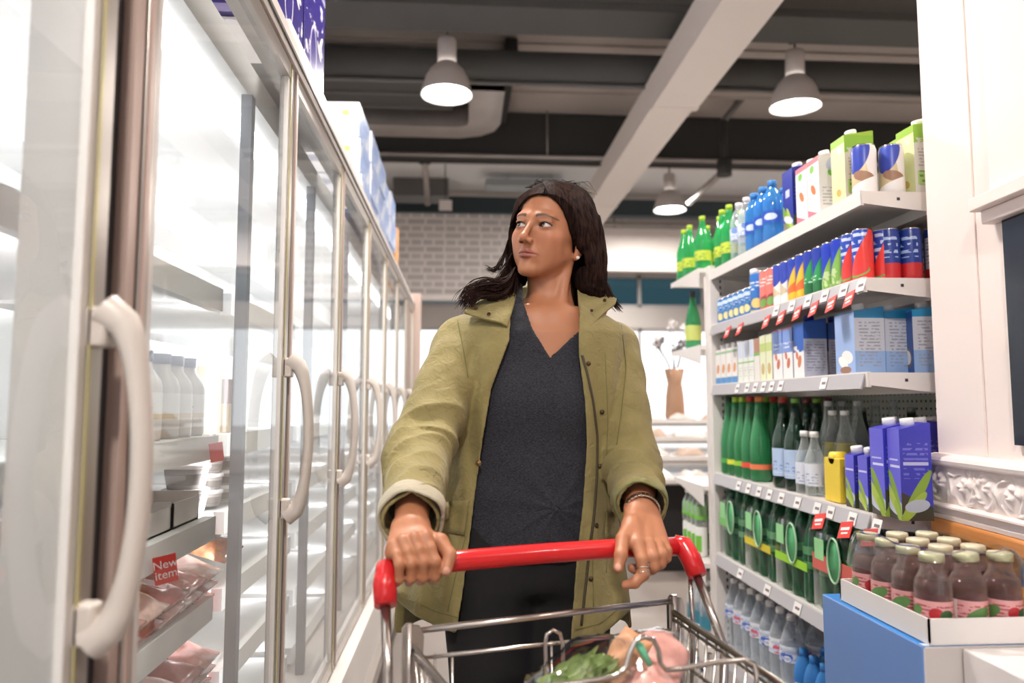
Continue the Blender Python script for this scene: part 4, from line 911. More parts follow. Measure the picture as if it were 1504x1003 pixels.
# ledge and dark panel
MB().m(wp).box(-.05, -.001, -1.15, -.245, .70, .73, .003).box(-.03, -.001, -1.15, -.255, .67, .70, .003).build('ledge', wp, t)
MB().m(wp).box(-.026, -.001, -1.15, -.285, .731, 1.7, .002).build('upper_panel', wp, t)
MB().box(-.012, -.001, -1.15, -.297, .02+.17, .669).build('dark_screen', mat('navy_gloss', S(22,30,44), .2), t)
# ================= blue cartons and the tray
blf = mat('blue_carton_side', S(110,146,206), .45, var=.03, vscale=3); blt = mat('blue_carton_top', S(46,124,196), .4); blg = mat('grey_carton_face', S(206,198,194), .6)
def bluebox(z0, label, x=.725, y=1.32, w=.3, d=.33, h=.30):
    q = MB().m(blf).box(0, w, -d/2, d/2, 0, h, .003)
    q.mats += [blt, blg]; q.bm.normal_update()
    for f in q.bm.faces:
        if f.normal.z > .9: f.material_index = 1
        if f.normal.y < -.9: f.material_index = 2
    q.mi = 0
    q.m(S_edge).box(0.001, w-.001, -d/2+.001, -d/2+.012, h, h+.0012)
    o = q.build('blue_carton', None, loc=(x, y, z0)); return tag(o, label, 'box', 'big blue cartons')
S_edge = mat('pale_blue_edge', S(196,212,236), .5)
bluebox(.522, 'big blue carton carrying the tray of bottles, topmost'); bluebox(.22, 'big blue carton, second from the top of the stack', x=.72, y=1.325); bluebox(0, 'big blue carton, lowest in the stack', h=.218)
o = MB().m(mat('white_carton', S(236,230,228), .5)).box(0, .3, -.5, 0, 0, .82, .003).m(slot).box(.001, .299, -.2503, -.2497, .8195, .8203).build('white_carton', None, loc=(.785, 1.15, 0)); tag(o, 'white carton at the bottom right corner in front of the blue cartons', 'box')
TX, TY, TZ = .830, 1.292, .8240
t = thing('bottle_tray', 'white cardboard tray of small bottles on the blue carton', 'tray', (TX, TY, TZ), 0)
w_, d_ = .19, .275
h_ = .040
q = MB().box(-w_/2, w_/2, -d_/2, d_/2, 0, .003).box(-w_/2, -w_/2+.003, -d_/2, d_/2, .003, h_).box(w_/2-.003, w_/2, -d_/2, d_/2, .003, h_).box(-w_/2, w_/2, -d_/2, -d_/2+.003, .003, h_).box(-w_/2, w_/2, d_/2-.003, d_/2, .003, h_)
q.build('tray_body', wcard, t)
q = MB(); rg = []
for (zz, s) in ((h_-.01, 1.004), (.075, .99), (.118, .95), (.135, .88), (.139, .78)):
    row_ = []
    for k in range(41):
        a = 2*PI*k/40; cx__, sy__ = math.cos(a), math.sin(a); e = (abs(cx__)**8+abs(sy__)**8)**(-1/8)
        wob = 1+.012*math.sin(11*a+zz*90)
        row_.append(Vector((cx__*e*w_/2*s*wob, sy__*e*d_/2*s*wob, zz+.003*math.sin(7*a))))
    rg.append(row_)
q.grid(rg[1:], .0006, (0,0,1)); 
q.build('shrink_film', film, t)
jg = G('jar_glass', S(206,176,174), .88, .04); juice = mat('berry_juice', S(84,30,40), .12)
gold = mat('gold_lid', S(226,214,182), .35, metal=.25)
jl = art('berry_label', S(222,160,160), [('text', (-.09,.09,.03,.054,.006), S(170,86,92)), ('ell', (-.012,.036,.022,.010,25), S(96,140,80)), ('ell', (.03,.038,.011,.010,0), S(180,40,50)), ('ell', (.048,.036,.012,.009,0), S(60,100,60)), ('rect', (-.075,-.045,.02,.06), S(236,222,220))], 'a')
t = thing('juice_bottle', '', 'bottle', (0,0,0), 0, 'small berry bottles in the tray')
MB().lathe([(0,0),(.027,0),(.0285,.004),(.0285,.072),(.027,.086),(.020,.098),(.0172,.104),(.0172,.118),(0,.118)], 22).build('bottle_body', jg, t)
MB().lathe([(0,.003),(.0265,.003),(.0268,.074),(.0225,.088),(0,.088)], 18).build('juice', juice, t)
MB().lathe([(.0289,.022),(.0289,.058)], 22, close=False).build('bottle_label', jl, t)
MB().lathe([(0,.117),(.0192,.117),(.0192,.128),(.0178,.130),(0,.130)], 22).build('lid', gold, t)
row(t, [(TX-.059+.059*i, TY-.097+.0645*j, TZ+.004, random.uniform(-.6, .6)+(1.3 if i % 2 else 0)) for j in range(4) for i in range(3)], True,
    lambda i: f'small berry bottle in the tray, {ORD[i//3]} row from the camera, {["left","middle","right"][i%3]} column', 'small berry bottles in the tray')
# ================= fresh display beyond the woman, right
t = thing('fresh_food_display', 'tiered white display counter on a black base below the windows', 'counter', (1.5, 5.6, 0))
dw = mat('display_white', S(226,222,220), .3)
q = MB()
MB().box(-.1, 2.2, -.2, 1.4, 0, .62).build('counter_base', mat('black_base', S(26,26,28), .5), t)
for k, (z, y) in enumerate(((.68, -.35), (.82, -.1), (.95, .15), (1.08, .4))):
    pts = [Vector((-.25+.04*k, y, z))]
    q = MB().m(dw).prism([(-.28+.05*k, y), (-.12+.05*k, y-.08), (2.2, y-.08), (2.2, y+.45), (-.28+.05*k, y+.45)], z-.03, z, 'z').m(alu).box(-.28+.05*k, 2.2, y+.02, y+.05, z-.05, z-.03)
    q.build('display_tier', None, t)
for k, (z, y) in enumerate(((.68, -.35), (.82, -.1), (.95, .15), (1.08, .4))):
    for i in range(7):
        r_ = random.Random(k*10+i)
        o = pack_mesh(.22, .14, .05+.02*r_.random(), k*7+i, None).build('wrapped_bread', mat(f'bread{(i+k)%3}', [S(226,220,214), S(206,196,190), S(190,166,150)][(i+k) % 3], .25, coat=.6)); o.location = (1.5-.1+.05*k+.27*i, 5.6+y+.07, z+.006); o.rotation_euler.z = r_.uniform(-.3, .3)
        tag(o, f'wrapped pale loaf on the {["lowest","second","third","top"][k]} tier of the display, {ORD[i]} from left', 'food pack', 'wrapped goods on the display counter')
# vase with dried flowers
P = at(991, 582, Y=6.15)
t = thing('flower_vase', 'tan glass vase of white and dark dried flowers before the window', 'vase', (P.x, P.y, 1.081))
MB().lathe([(0,0),(.075,0),(.085,.02),(.075,.2),(.06,.3),(.085,.42),(.08,.42),(.055,.3),(0,.29)], 20).build('vase_body', mat('tan_glass', S(176,138,112), .15, trans=.15), t)
q = MB(); r_ = random.Random(4); heads = []
for i in range(11):
    e = Vector((r_.uniform(-.22,.14), r_.uniform(-.06,.06), r_.uniform(.55,.82))); q.tube([(0,0,.28), (e.x*.35, e.y*.4, .45), e], .004, 5); heads.append(e)
q.build('stems', mat('dry_stem', S(120,104,96), .7), t)
for i, e in enumerate(heads):
    q = MB()
    for j in range(9):
        d = Vector((r_.gauss(0,1), r_.gauss(0,1), r_.gauss(0,1)+.4)).normalized(); s_ = d.orthogonal().normalized()
        q._f([q.bm.verts.new(v) for v in (e, e+d*.03+s_*.02, e+d*.06, e+d*.03-s_*.02)])
    q.build('flower_head', mat('flower_white', S(226,222,222), .6) if i % 3 else mat('flower_dark', S(120,110,112), .6), t)
# ---------------------------------------------------------------- shopping cart
HL = at(570, 832, Z=.95); HR = at(1000, 799, Z=.95)
cu = (HR-HL); CWID = cu.length; cu.normalize(); cf = Vector((cu.y, -cu.x, 0)); cz = Vector((0, 0, 1))
cmid = (HL+HR)/2; CROT = math.atan2(cu.y, cu.x)
cart = thing('shopping_cart', 'chrome wire shopping cart with a red handle pushed by the woman', 'shopping cart', (cmid.x, cmid.y, 0), CROT)
ci = Matrix.Translation((cmid.x, cmid.y, 0)) @ Matrix.Rotation(CROT, 4, 'Z'); CI = ci.inverted()
def cl(p): return CI @ Vector(p)             # world -> cart local ; local x along the handle, -y forward
hw = CWID/2
redp = mat('red_plastic', S(206,34,38), .28, coat=.3)
wire = mat('cart_chrome', S(196,188,182), .22, metal=.95)
greyp = mat('grey_plastic', S(186,176,168), .4)
HZ = .95
q = MB().tube([(-hw, 0, HZ-.004), (-hw*.5, 0, HZ+.001), (0, 0, HZ+.002), (hw*.5, 0, HZ+.001), (hw, 0, HZ-.004)], .0165, 18)
q.build('handle_grip', redp, cart)
for s, nm in ((-1, 'l'), (1, 'r')):
    q = MB().tube([(s*(hw-.012), .004, HZ+.002), (s*(hw+.002), -.004, HZ-.002), (s*(hw+.008), -.018, HZ-.022), (s*(hw+.010), -.036, HZ-.05)], [.015, .0185, .0185, .017], 16)
    q.build('handle_end_cap', redp, cart)
    q = MB().tube([(s*(hw+.010), -.03, HZ-.045), (s*(hw+.014), -.075, HZ-.115), (s*(hw+.017), -.098, HZ-.155), (s*(hw+.012), -.10, HZ-.22), (s*(hw-.01), -.09, HZ-.6), (s*(hw-.01), -.09, .16)], .0075, 12)
    q.tube([(s*(hw+.004), -.02, HZ-.045), (s*(hw+.002), -.03, HZ-.13), (s*(hw-.004), -.03, HZ-.3)], .0045, 8)
    q.build('handle_arm', wire, cart)
# basket : back top width, front narrower
bz, bb = .838, .46
def wpt(s, f, z):          # s -1..1, f 0 rear .. 1 front
    wtop = (hw-.03)*(1-.22*f); wbot = (hw-.07)*(1-.2*f); k = (z-bb)/(bz-bb)
    return Vector((s*(wbot+(wtop-wbot)*k), -.02-.78*f*(.92+.08*k), z-.05*f*k))
q = MB()
for s in (-1, 1):
    q.tube([wpt(s, 0, bz), wpt(s, 1, bz)], .0055, 8)
    q.tube([wpt(s, 0, bz-.012), wpt(s, 1, bz-.012)], .003, 6)
    for z in (bz-.07, bz-.16, bz-.26): q.tube([wpt(s, 0, z), wpt(s, 1, z)], .003, 6)
    for i in range(30): q.tube([wpt(s, i/29, bz), wpt(s, i/29, bb)], .0022, 6)
q.tube([wpt(-1, 1, bz), wpt(1, 1, bz)], .0055, 8)
for i in range(15):
    s = -1+2*i/14; q.tube([wpt(s, 1, bz), wpt(s, 1, bb)], .0022, 6); q.tube([wpt(s, 0, bb), wpt(s, 1, bb)], .0025, 6)
for i in range(6): q.tube([wpt(-1, i/5, bb), wpt(1, i/5, bb)], .003, 6)
q.build('wire_basket', wire, cart)
# hinged rear gate
q = MB()
a = cl(at(612, 926, Y=1.165)); b = cl(at(985, 883, Y=1.33)); q.tube([a, b], .0052, 10)
GA, GB = a, b
a2 = cl(at(612, 967, Y=1.17)); b2 = cl(at(1000, 924, Y=1.335)); q.tube([a2, b2], .0035, 8)
for i in range(18):
    if i in (3,4,5,6,7,9,10,11): continue
    t_ = i/17; p = a2.lerp(b2, t_); q.tube([p+Vector((0,0,.004)), p+Vector((0, -.01, -.34))], .0022, 6)
c0 = a2.lerp(b2, .56)
x0_ = cl(at(803, 1010, Y=1.23)); x1_ = cl(at(829, 1010, Y=1.24))
p0_ = cl(at(801, 945, Y=1.23)); p1_ = cl(at(826, 943, Y=1.24)); tp = cl(at(812, 925, Y=1.235))
q.tube([x0_-Vector((0,0,.2)), x0_, p0_, (p0_+tp)/2+Vector((-.004,0,.004)), tp, (p1_+tp)/2+Vector((.004,0,.004)), p1_, x1_, x1_-Vector((0,0,.2))], .0035, 8)
q.build('rear_gate', wire, cart)
for (u, v, Y) in ((603, 935, 1.155), (990, 890, 1.335)):
    c = cl(at(u, v, Y=Y)); s = -1 if u < 700 else 1
    MB().prism([(c.x-.013, c.z+.012), (c.x-.006, c.z+.02), (c.x+.014, c.z+.014), (c.x+.02, c.z-.0), (c.x+.012, c.z-.16), (c.x-.012, c.z-.16)], c.y-.004, c.y+.004, 'y').m(wire).tube([(c.x-.004, c.y-.008, c.z+.022), (c.x, c.y-.008, c.z-.3)], .004, 8).build('hinge_plate', greyp, cart)
# folded child seat wire
pw = [(1112, 1035, 1.04), (1111, 990, 1.045), (1108, 975, 1.05), (1092, 969, 1.05), (1050, 973, 1.045), (1000, 982, 1.04), (978, 984, 1.035), (970, 975, 1.035), (967, 955, 1.035), (960, 940, 1.035), (946, 935, 1.03), (933, 941, 1.03), (925, 958, 1.025), (920, 980, 1.02), (905, 993, 1.015), (880, 998, 1.01), (840, 1004, 1.0), (760, 1012, .98), (640, 1024, .95), (600, 1060, .945)]
q = MB().tube([cl(at(u, v, Y=Y)) for u, v, Y in pw], .0038, 10)
q.build('child_seat_wire', wire, cart)
# chassis and castors
q = MB()
for s in (-1, 1):
    q.tube([(s*(hw-.01), -.09, .16), (s*(hw-.02), -.3, .15), (s*(hw*.62), -.78, .15)], .011, 10)
    q.tube([(s*(hw-.06), -.2, .15), wpt(s*.95, .35, bb)-Vector((0,0,.0))], .009, 8)
q.tube([(-hw+.02, -.3, .15), (hw-.02, -.3, .15)], .009, 8); q.tube([(-hw*.62, -.78, .15), (hw*.62, -.78, .15)], .009, 8)
q.build('chassis', wire, cart)
for (x, y) in ((-hw+.01, -.1), (hw-.01, -.1), (-hw*.62, -.76), (hw*.62, -.76)):
    M = Matrix.Translation((x, y, .06)) @ Matrix.Rotation(PI/2, 4, 'Y')
    c = MB().lathe([(0, -.014), (.055, -.014), (.06, -.008), (.06, .008), (.055, .014), (0, .014)], 20, M=M).build('castor_wheel', dark, cart)
    MB().box(x-.022, x-.016, y-.02, y+.02, .06, .15).box(x+.016, x+.022, y-.02, y+.02, .06, .15).box(x-.022, x+.022, y-.02, y+.02, .13, .152).build('castor_fork', wire, cart)
# groceries resting in the cart
def leaf(q, c, L, w, ang, up, bend=.3):
    d = Vector((math.cos(ang)*math.cos(up), math.sin(ang)*math.cos(up), math.sin(up))); s = d.orthogonal().normalized(); n = d.cross(s)
    P_ = []
    for i in range(6):
        t_ = i/5; wd = w*math.sin(PI*min(1, t_*.9+.08))**.8
        c_ = c+d*L*t_+n*bend*L*t_*t_
        P_.append([c_-s*wd+n*.004, c_, c_+s*wd+n*.004])
    q.grid(P_)
bagfilm = glassmat('clear_bag_film', (.95,.97,.95), 1.45, .08, 2.2)
def bag(name, label, cat, A, B, r0, r1, inner, innerfn):
    t = thing(name, label, cat, A)
    B = Vector(B)-Vector(A); L = B.length; d = B.normalized(); s = Vector((-d.y, d.x, 0)).normalized(); n = d.cross(s); n = -n if n.z < 0 else n
    P_ = []; r_ = random.Random(5)
    for i in range(19):
        t_ = i/18; e = min(1, math.sin(PI*min(.97, max(.03, t_)))*1.5)**.6; R_ = (r0+(r1-r0)*t_)*e
        row_ = []
        for j in range(21):
            a = 2*PI*(j % 20)/20; rr = R_*(1+.10*math.sin(3*a+t_*9)+.06*math.sin(11*a+17*t_)+.05*math.cos(23*t_+5*a))
            row_.append(d*L*t_+s*math.cos(a)*rr*1.25+n*math.sin(a)*rr*.75)
        P_.append(row_)
    MB().grid(P_).build('bag_film', bagfilm, t)
    q = MB(); innerfn(q, d, s, n, L); q.build('bag_contents', inner, t)
    return t
greens = mat('leaf_green', S(138,158,92), .45, var=.35, vscale=30, sss=.0)
def in_g(q, d, s, n, L):
    r_ = random.Random(2)
    for i in range(200):
        c = d*L*r_.uniform(.08, .62)+s*r_.uniform(-.022, .022)+n*r_.uniform(-.012, .012)
        leaf(q, c, r_.uniform(.015, .035), r_.uniform(.003, .007), math.atan2(d.y, d.x)+r_.uniform(-.6, .6), r_.uniform(-.1, .6))
A = at(775, 1040, Y=1.0); B = at(925, 945, Y=1.12)
bag('salad_bag', 'clear bag of green herbs lying in the cart', 'salad bag', A, B, .038, .046, greens, in_g)
def in_m(q, d, s, n, L):
    P_ = []
    for i in range(17):
        t_ = i/16; R_ = .046*min(1, math.sin(PI*min(.96, max(.04, t_)))*1.6)**.6
        P_.append([d*L*t_+s*math.cos(2*PI*j/14)*R_*1.1*(1+.08*math.sin(4*PI*j/14+9*t_))+n*math.sin(2*PI*j/14)*R_*.6 for j in range(15)])
    q.grid(P_)
A = at(935, 1060, Y=1.02); B = at(968, 930, Y=1.15)
bag('meat_bag', 'clear bag of pink meat in the cart behind the bent wire', 'meat pack', A, B, .058, .05, mat('pink_meat_in_bag', S(226,158,150), .3, var=.3, vscale=26, coat=.5), in_m)
P = at(914, 972, Y=1.085)
o = pack_mesh(.09, .05, .03, 3, None).build('bread_roll', mat('bread_crust', S(196,140,104), .5, var=.2, vscale=30)); o.location = P; o.rotation_euler = (.5, -.9, .3); tag(o, 'brown piece of bread between the green and pink bags in the cart', 'bread')
P = at(944, 948, Y=1.04)
o = MB().tube([(0,0,-.028), (-.004,0,0), (-.01,0,.012)], [.004, .006, .003], 8).build('bag_clip', mat('mint_plastic', S(120,206,166), .4)); o.location = P; o.rotation_euler = (0, -.35, 0); tag(o, 'mint green clip on the pink bag in the cart', 'clip')
# support for the groceries: carton standing in the basket beneath them
P = cl(at(900, 1040, Y=1.06))
o = MB().box(-.13, .13, -.13, .13, 0, .2).build('cardboard_carton', kraft, loc=ci @ Vector((P.x, P.y-.02, bb+.004)), rz=CROT); tag(o, 'brown carton in the cart beneath the clear bags', 'box')
# ---------------------------------------------------------------- signed distance modelling
def V3(*a): return np.array(a, dtype=np.float32)
def npv(v): return np.array([v[0], v[1], v[2]], dtype=np.float32)
def smin(a, b, k):
    h = np.clip(.5+.5*(b-a)/k, 0, 1); return b+(a-b)*h-k*h*(1-h)
def smax(a, b, k): return -smin(-a, -b, k)
def s_cap(P, a, b, ra, rb=None):
    rb = ra if rb is None else rb; a = npv(a); b = npv(b); ab = b-a; pa = P-a
    h = np.clip(pa @ ab/max(1e-9, float(ab @ ab)), 0, 1)
    return np.linalg.norm(pa-h[:, None]*ab, axis=1)-(ra+(rb-ra)*h)
def s_chain(P, pts, k=.006):
    """pts: (point, radius)"""
    d = None
    for (a, ra), (b, rb) in zip(pts, pts[1:]):
        q = s_cap(P, a, b, ra, rb); d = q if d is None else smin(d, q, k)
    return d
def s_sph(P, c, r): return np.linalg.norm(P-npv(c), axis=1)-r
def s_ell(P, c, r, R=None):
    q = P-npv(c)
    if R is not None: q = q @ R
    r = V3(*r); k0 = np.linalg.norm(q/r, axis=1); k1 = np.linalg.norm(q/(r*r), axis=1)+1e-9
    return k0*(k0-1)/k1
def noise3(P, f, s=0):
    x, y, z = P[:, 0]*f+s, P[:, 1]*f+s*1.7, P[:, 2]*f+s*.6
    return (np.sin(x+1.3*np.sin(y*.9+.7*z))*np.cos(z*1.1+1.1*np.sin(x*.8))+.5*np.sin(2.1*y+1.9*z+np.sin(2.3*x)))/1.5
def mesh_sdf(f, lo, hi, h, B=16, slack=1.25):
    lo = V3(*lo); hi = V3(*hi); n = np.ceil((hi-lo)/h).astype(int)+1
    nb = np.ceil(n/B).astype(int); n = nb*B
    D = np.empty(n, np.float32)
    bi = np.stack(np.meshgrid(*[np.arange(k) for k in nb], indexing='ij'), -1).reshape(-1, 3)
    cen = lo+(bi*B+B/2)*h
    dc = f(cen.astype(np.float32)); rad = B*h*.87*slack+.004
    loc = np.stack(np.meshgrid(*[np.arange(B)]*3, indexing='ij'), -1).reshape(-1, 3)
    for b, c in zip(bi, dc):
        sl = tuple(slice(q*B, q*B+B) for q in b)
        if abs(c) > rad: D[sl] = 1 if c > 0 else -1
        else: D[sl] = f((lo+(loc+b*B)*h).astype(np.float32)).reshape(B, B, B)
    I = D < 0
    c = np.zeros(tuple(n-1), np.int8)
    sh = [(i, j, k) for i in (0, 1) for j in (0, 1) for k in (0, 1)]
    def cut(A, s): return A[s[0]:A.shape[0]-1+s[0], s[1]:A.shape[1]-1+s[1], s[2]:A.shape[2]-1+s[2]]
    for s in sh: c += cut(I, s)
    act = (c > 0) & (c < 8); idx = np.argwhere(act); ids = -np.ones(act.shape, np.int64); ids[act] = np.arange(len(idx))
    acc = np.zeros((len(idx), 3)); cnt = np.zeros(len(idx))
    vals = {s: D[idx[:, 0]+s[0], idx[:, 1]+s[1], idx[:, 2]+s[2]] for s in sh}
    for a in sh:
        for ax in range(3):
            if a[ax]: continue
            b = list(a); b[ax] = 1; b = tuple(b); va, vb = vals[a], vals[b]
            m = (va < 0) != (vb < 0); t = np.where(m, va/(va-vb+1e-12), 0)
            p = np.array(a, float)+np.outer(t, np.array(b)-np.array(a)); acc += p*m[:, None]; cnt += m
    verts = lo+(idx+acc/np.maximum(cnt, 1)[:, None])*h
    faces = []
    for ax in range(3):
        A = np.take(I, range(0, n[ax]-1), axis=ax); Bq = np.take(I, range(1, n[ax]), axis=ax)
        e = np.argwhere(A != Bq); o1, o2 = [q for q in range(3) if q != ax]
        ok = (e[:, o1] > 0) & (e[:, o2] > 0) & (e[:, o1] < n[o1]-1) & (e[:, o2] < n[o2]-1); e = e[ok]
        q = []
        for d1, d2 in ((1, 1), (0, 1), (0, 0), (1, 0)):
            w = e.copy(); w[:, o1] -= d1; w[:, o2] -= d2; q.append(ids[w[:, 0], w[:, 1], w[:, 2]])
        q = np.stack(q, 1); s = A[e[:, 0], e[:, 1], e[:, 2]]
        if ax == 1: s = ~s
        q[~s] = q[~s][:, ::-1]
        faces.append(q)
    faces = np.concatenate(faces); faces = faces[(faces >= 0).all(1)]
    return verts.astype(np.float32), faces
def relax(v, f, it=1, k=.5):
    for _ in range(it):
        acc = np.zeros_like(v); cnt = np.zeros(len(v))
        for a, b in ((0, 1), (1, 2), (2, 3), (3, 0)):
            np.add.at(acc, f[:, a], v[f[:, b]]); np.add.at(acc, f[:, b], v[f[:, a]]); np.add.at(cnt, f[:, a], 1); np.add.at(cnt, f[:, b], 1)
        v = v+(acc/np.maximum(cnt, 1)[:, None]-v)*k
    return v
def to_obj(name, parts, material, parent=None, colfn=None):
    vs, fs, off = [], [], 0
    for v, f in parts: vs.append(v); fs.append(f+off); off += len(v)
    v = np.concatenate(vs); f = np.concatenate(fs)
    me = bpy.data.meshes.new(name); me.vertices.add(len(v)); me.vertices.foreach_set('co', v.astype(np.float32).ravel())
    me.loops.add(len(f)*4); me.loops.foreach_set('vertex_index', f.astype(np.int32).ravel())
    me.polygons.add(len(f)); me.polygons.foreach_set('loop_start', np.arange(0, len(f)*4, 4, dtype=np.int32))
    me.update(calc_edges=True); me.validate()
    me.polygons.foreach_set('use_smooth', np.ones(len(me.polygons), bool))
    if colfn is not None:
        at_ = me.color_attributes.new('tint', 'FLOAT_COLOR', 'POINT'); c = colfn(v); at_.data.foreach_set('color', np.concatenate([c, np.ones((len(c), 1))], 1).astype(np.float32).ravel())
    me.materials.append(material)
    o = bpy.data.objects.new(name, me); C.objects.link(o)
    if parent is not None: o.parent = parent
    return o, BVHTree.FromPolygons([Vector(p) for p in v], f.tolist())
def hit(bvh, u, v, off=.002):
    """the point of a surface seen at a pixel, lifted a little towards the viewer"""
    d = ray(u, v).normalized(); r = bvh.ray_cast(Vector((0, 0, CAMZ)), d)
    if r[0] is None: return None, None
    n = r[1]; n = n if n.dot(d) < 0 else -n
    return r[0]+n*off, n
def inpoly(U, V, poly, soft=None):
    """signed pixel distance to a polygon: negative inside"""
    d = np.full(U.shape, 1e9, np.float32); s = np.ones(U.shape, bool); n = len(poly); ins = np.zeros(U.shape, bool)
    for i in range(n):
        x0, y0 = poly[i]; x1, y1 = poly[(i+1) % n]; ex, ey = x1-x0, y1-y0
        t = np.clip(((U-x0)*ex+(V-y0)*ey)/(ex*ex+ey*ey), 0, 1); dd = np.hypot(U-x0-t*ex, V-y0-t*ey); d = np.minimum(d, dd)
        if y0 != y1:
            c = ((y0 > V) != (y1 > V)) & (U < (x1-x0)*(V-y0)/(y1-y0)+x0); ins ^= c
    return np.where(ins, -d, d)
# ---------------------------------------------------------------- the woman
woman = thing('person', 'woman in a green jacket and dark sweater pushing the shopping cart, looking up left', 'person', (.17, 1.68, 0))
WI = Matrix.Translation((-.17, -1.68, 0))
def adopt(o): o.parent = woman; o.matrix_parent_inverse = WI; return o
# skin
def skinmat():
    m, N, L, p = _nt('skin'); p.inputs['Roughness'].default_value = .48; p.inputs['Subsurface Weight'].default_value = .12; p.inputs['Subsurface Scale'].default_value = .006; p.inputs['Subsurface Radius'].default_value = (1, .35, .18)
    a = N.new('ShaderNodeVertexColor'); a.layer_name = 'tint'; L.new(a.outputs[0], p.inputs['Base Color'])
    n = N.new('ShaderNodeTexNoise'); n.inputs['Scale'].default_value = 260; b = N.new('ShaderNodeBump'); b.inputs['Strength'].default_value = .06; b.inputs['Distance'].default_value = .002
    tc = N.new('ShaderNodeTexCoord'); L.new(tc.outputs['Object'], n.inputs['Vector']); L.new(n.outputs[0], b.inputs['Height']); L.new(b.outputs[0], p.inputs['Normal'])
    return m
skin = skinmat()
# head frame
hy = math.radians(36)
fx = Vector((math.cos(hy), -math.sin(hy), 0)); fy = Vector((math.sin(hy), math.cos(hy), 0)); fz = Vector((0, 0, 1))
roll = math.radians(8.5); pt = math.radians(-3)
HR3 = Matrix((fx, fy, fz)).transposed()           # columns
HR3 = HR3 @ Matrix.Rotation(-roll, 3, 'Y').inverted() @ Matrix.Rotation(pt, 3, 'X')
em = at(782, 330.5, Y=1.612)
HC = em-HR3 @ Vector((0, -.078, 0))
Rn = np.array(HR3, dtype=np.float32); Hc = npv(HC)
def to_head(P): return (P-Hc) @ Rn
def from_head(p): return HC+HR3 @ Vector(p)
def face_sdf(p):
    q = p.copy(); q[:, 0] = np.abs(q[:, 0])        # mirrored halves
    d = s_ell(p, (0, .013, .032), (.0725, .093, .083))
    d = smin(d, s_ell(p, (0, -.028, -.028), (.056, .0565, .078)), .03)
    d = smin(d, s_cap(q, (.047, .0, -.050), (.014, -.064, -.097), .016, .0125), .024)
    d = smin(d, s_sph(p, (0, -.0695, -.0975), .0135), .018)
    d = smin(d, s_sph(q, (.040, -.056, -.026), .016), .028)              # cheekbones
    d = smin(d, s_cap(q, (.040, -.069, .0205), (.012, -.0805, .017), .008), .014)   # brow
    d = smax(d, -s_ell(q, (.0315, -.0955, .001), (.0165, .017, .0110)), .012)       # sockets
    # nose
    n = s_cap(p, (0, -.080, .012), (0, -.1055, -.030), .0050, .0076)
    n = smin(n, s_sph(p, (0, -.1080, -.0352), .0092), .006)
    n = smin(n, s_ell(q, (.0118, -.0962, -.0392), (.0068, .0095, .0076)), .006)
    d = smin(d, n, .009)
    d = smax(d, -s_ell(q, (.0072, -.0995, -.0466), (.0044, .0064, .0044)), .002)
    # mouth mound, lips
    d = smin(d, s_ell(p, (0, -.070, -.066), (.027, .019, .020)), .014)
    up = s_cap(q, (.0040, -.0915, -.0612), (.0258, -.0765, -.0668), .0052, .0022)
    lowr = s_cap(q, (.0, -.0908, -.0715), (.0225, -.0780, -.0685), .0066, .0028)
    lips = smin(up, lowr, .0015); d = smin(d, lips, .0035)
    d = smax(d, -s_cap(q, (0, -.0965, -.0658), (.0235, -.081, -.0662), .0014, .001), .002)
    d = smax(d, -s_ell(p, (0, -.098, -.0535), (.003, .005, .006)), .004)     # philtrum
    d = smax(d, -s_ell(p, (0, -.0925, -.0822), (.013, .005, .004)), .008)    # below lip
    d = smin(d, s_sph(q, (.032, -.040, -.056), .018), .030)
    d = smax(d, -s_cap(q, (.0180, -.0915, -.0420), (.0330, -.0745, -.0720), .0014, .0010), .009)   # smile line
    # eyelids: shell round the eyeball with an almond opening
    e = s_sph(q, (.0312, -.0695, 0), .0137)
    xx = (q[:, 0]-.0312)/.0150; op = np.maximum(0, 1-xx*xx)
    zu = .0062*op**.7+.0008*xx; zl = -.0046*op**.85+.0008*xx
    gap = np.maximum(p[:, 2]-zu, zl-p[:, 2]); gap = np.maximum(gap, q[:, 1]+.068)
    gap = np.maximum(gap, np.abs(q[:, 0]-.0312)-.0148)
    d = smin(d, e, .004)
    d = smin(d, s_cap(q, (.020, -.0815, .0085), (.0425, -.0755, .0075), .0032, .003), .004)  # lid fold
    d = np.maximum(d, -np.maximum(gap, -(s_sph(q, (.0312, -.0695, 0), .0115))))
    # ear
    er = Matrix.Rotation(math.radians(-14), 3, 'X')
    eR = np.array(er, dtype=np.float32)
    ear = s_ell(q, (.0735, .020, -.024), (.0075, .0165, .029), eR)
    ear = smin(ear, s_ell(q, (.0725, .010, -.048), (.006, .008, .010)), .004)
    ear = smax(ear, -s_ell(q, (.0815, .017, -.022), (.005, .010, .018), eR), .004)
    d = smin(d, ear, .006)
    return d
neck_a = from_head((0, .02, -.06)); neck_b = at(806, 455, Y=1.70)
chest_c = at(805, 520, Y=1.71)
def torso_d(P, tabL, tabD, cyv, grow=0., pw=2.3):
    Z = P[:, 2]; L = np.interp(Z, tabL[0], tabL[1]); R = np.interp(Z, tabL[0], tabL[2]); dp = np.interp(Z, tabD[0], tabD[1])+grow
    cx_ = (L+R)/2; hw_ = (R-L)/2+grow; x = np.abs(P[:, 0]-cx_)/hw_; y = np.abs(P[:, 1]-cyv)/dp
    q = (x**pw+y**pw)**(1/pw); return (q-1)*np.minimum(hw_, dp)*.85
def tab(rows, Y=1.66):
    r = [(at(l, v, Y=Y), at(rr, v, Y=Y)) for v, l, rr in rows]; r.sort(key=lambda t_: t_[0].z)
    return ([a.z for a, b in r], [a.x for a, b in r], [b.x for a, b in r])
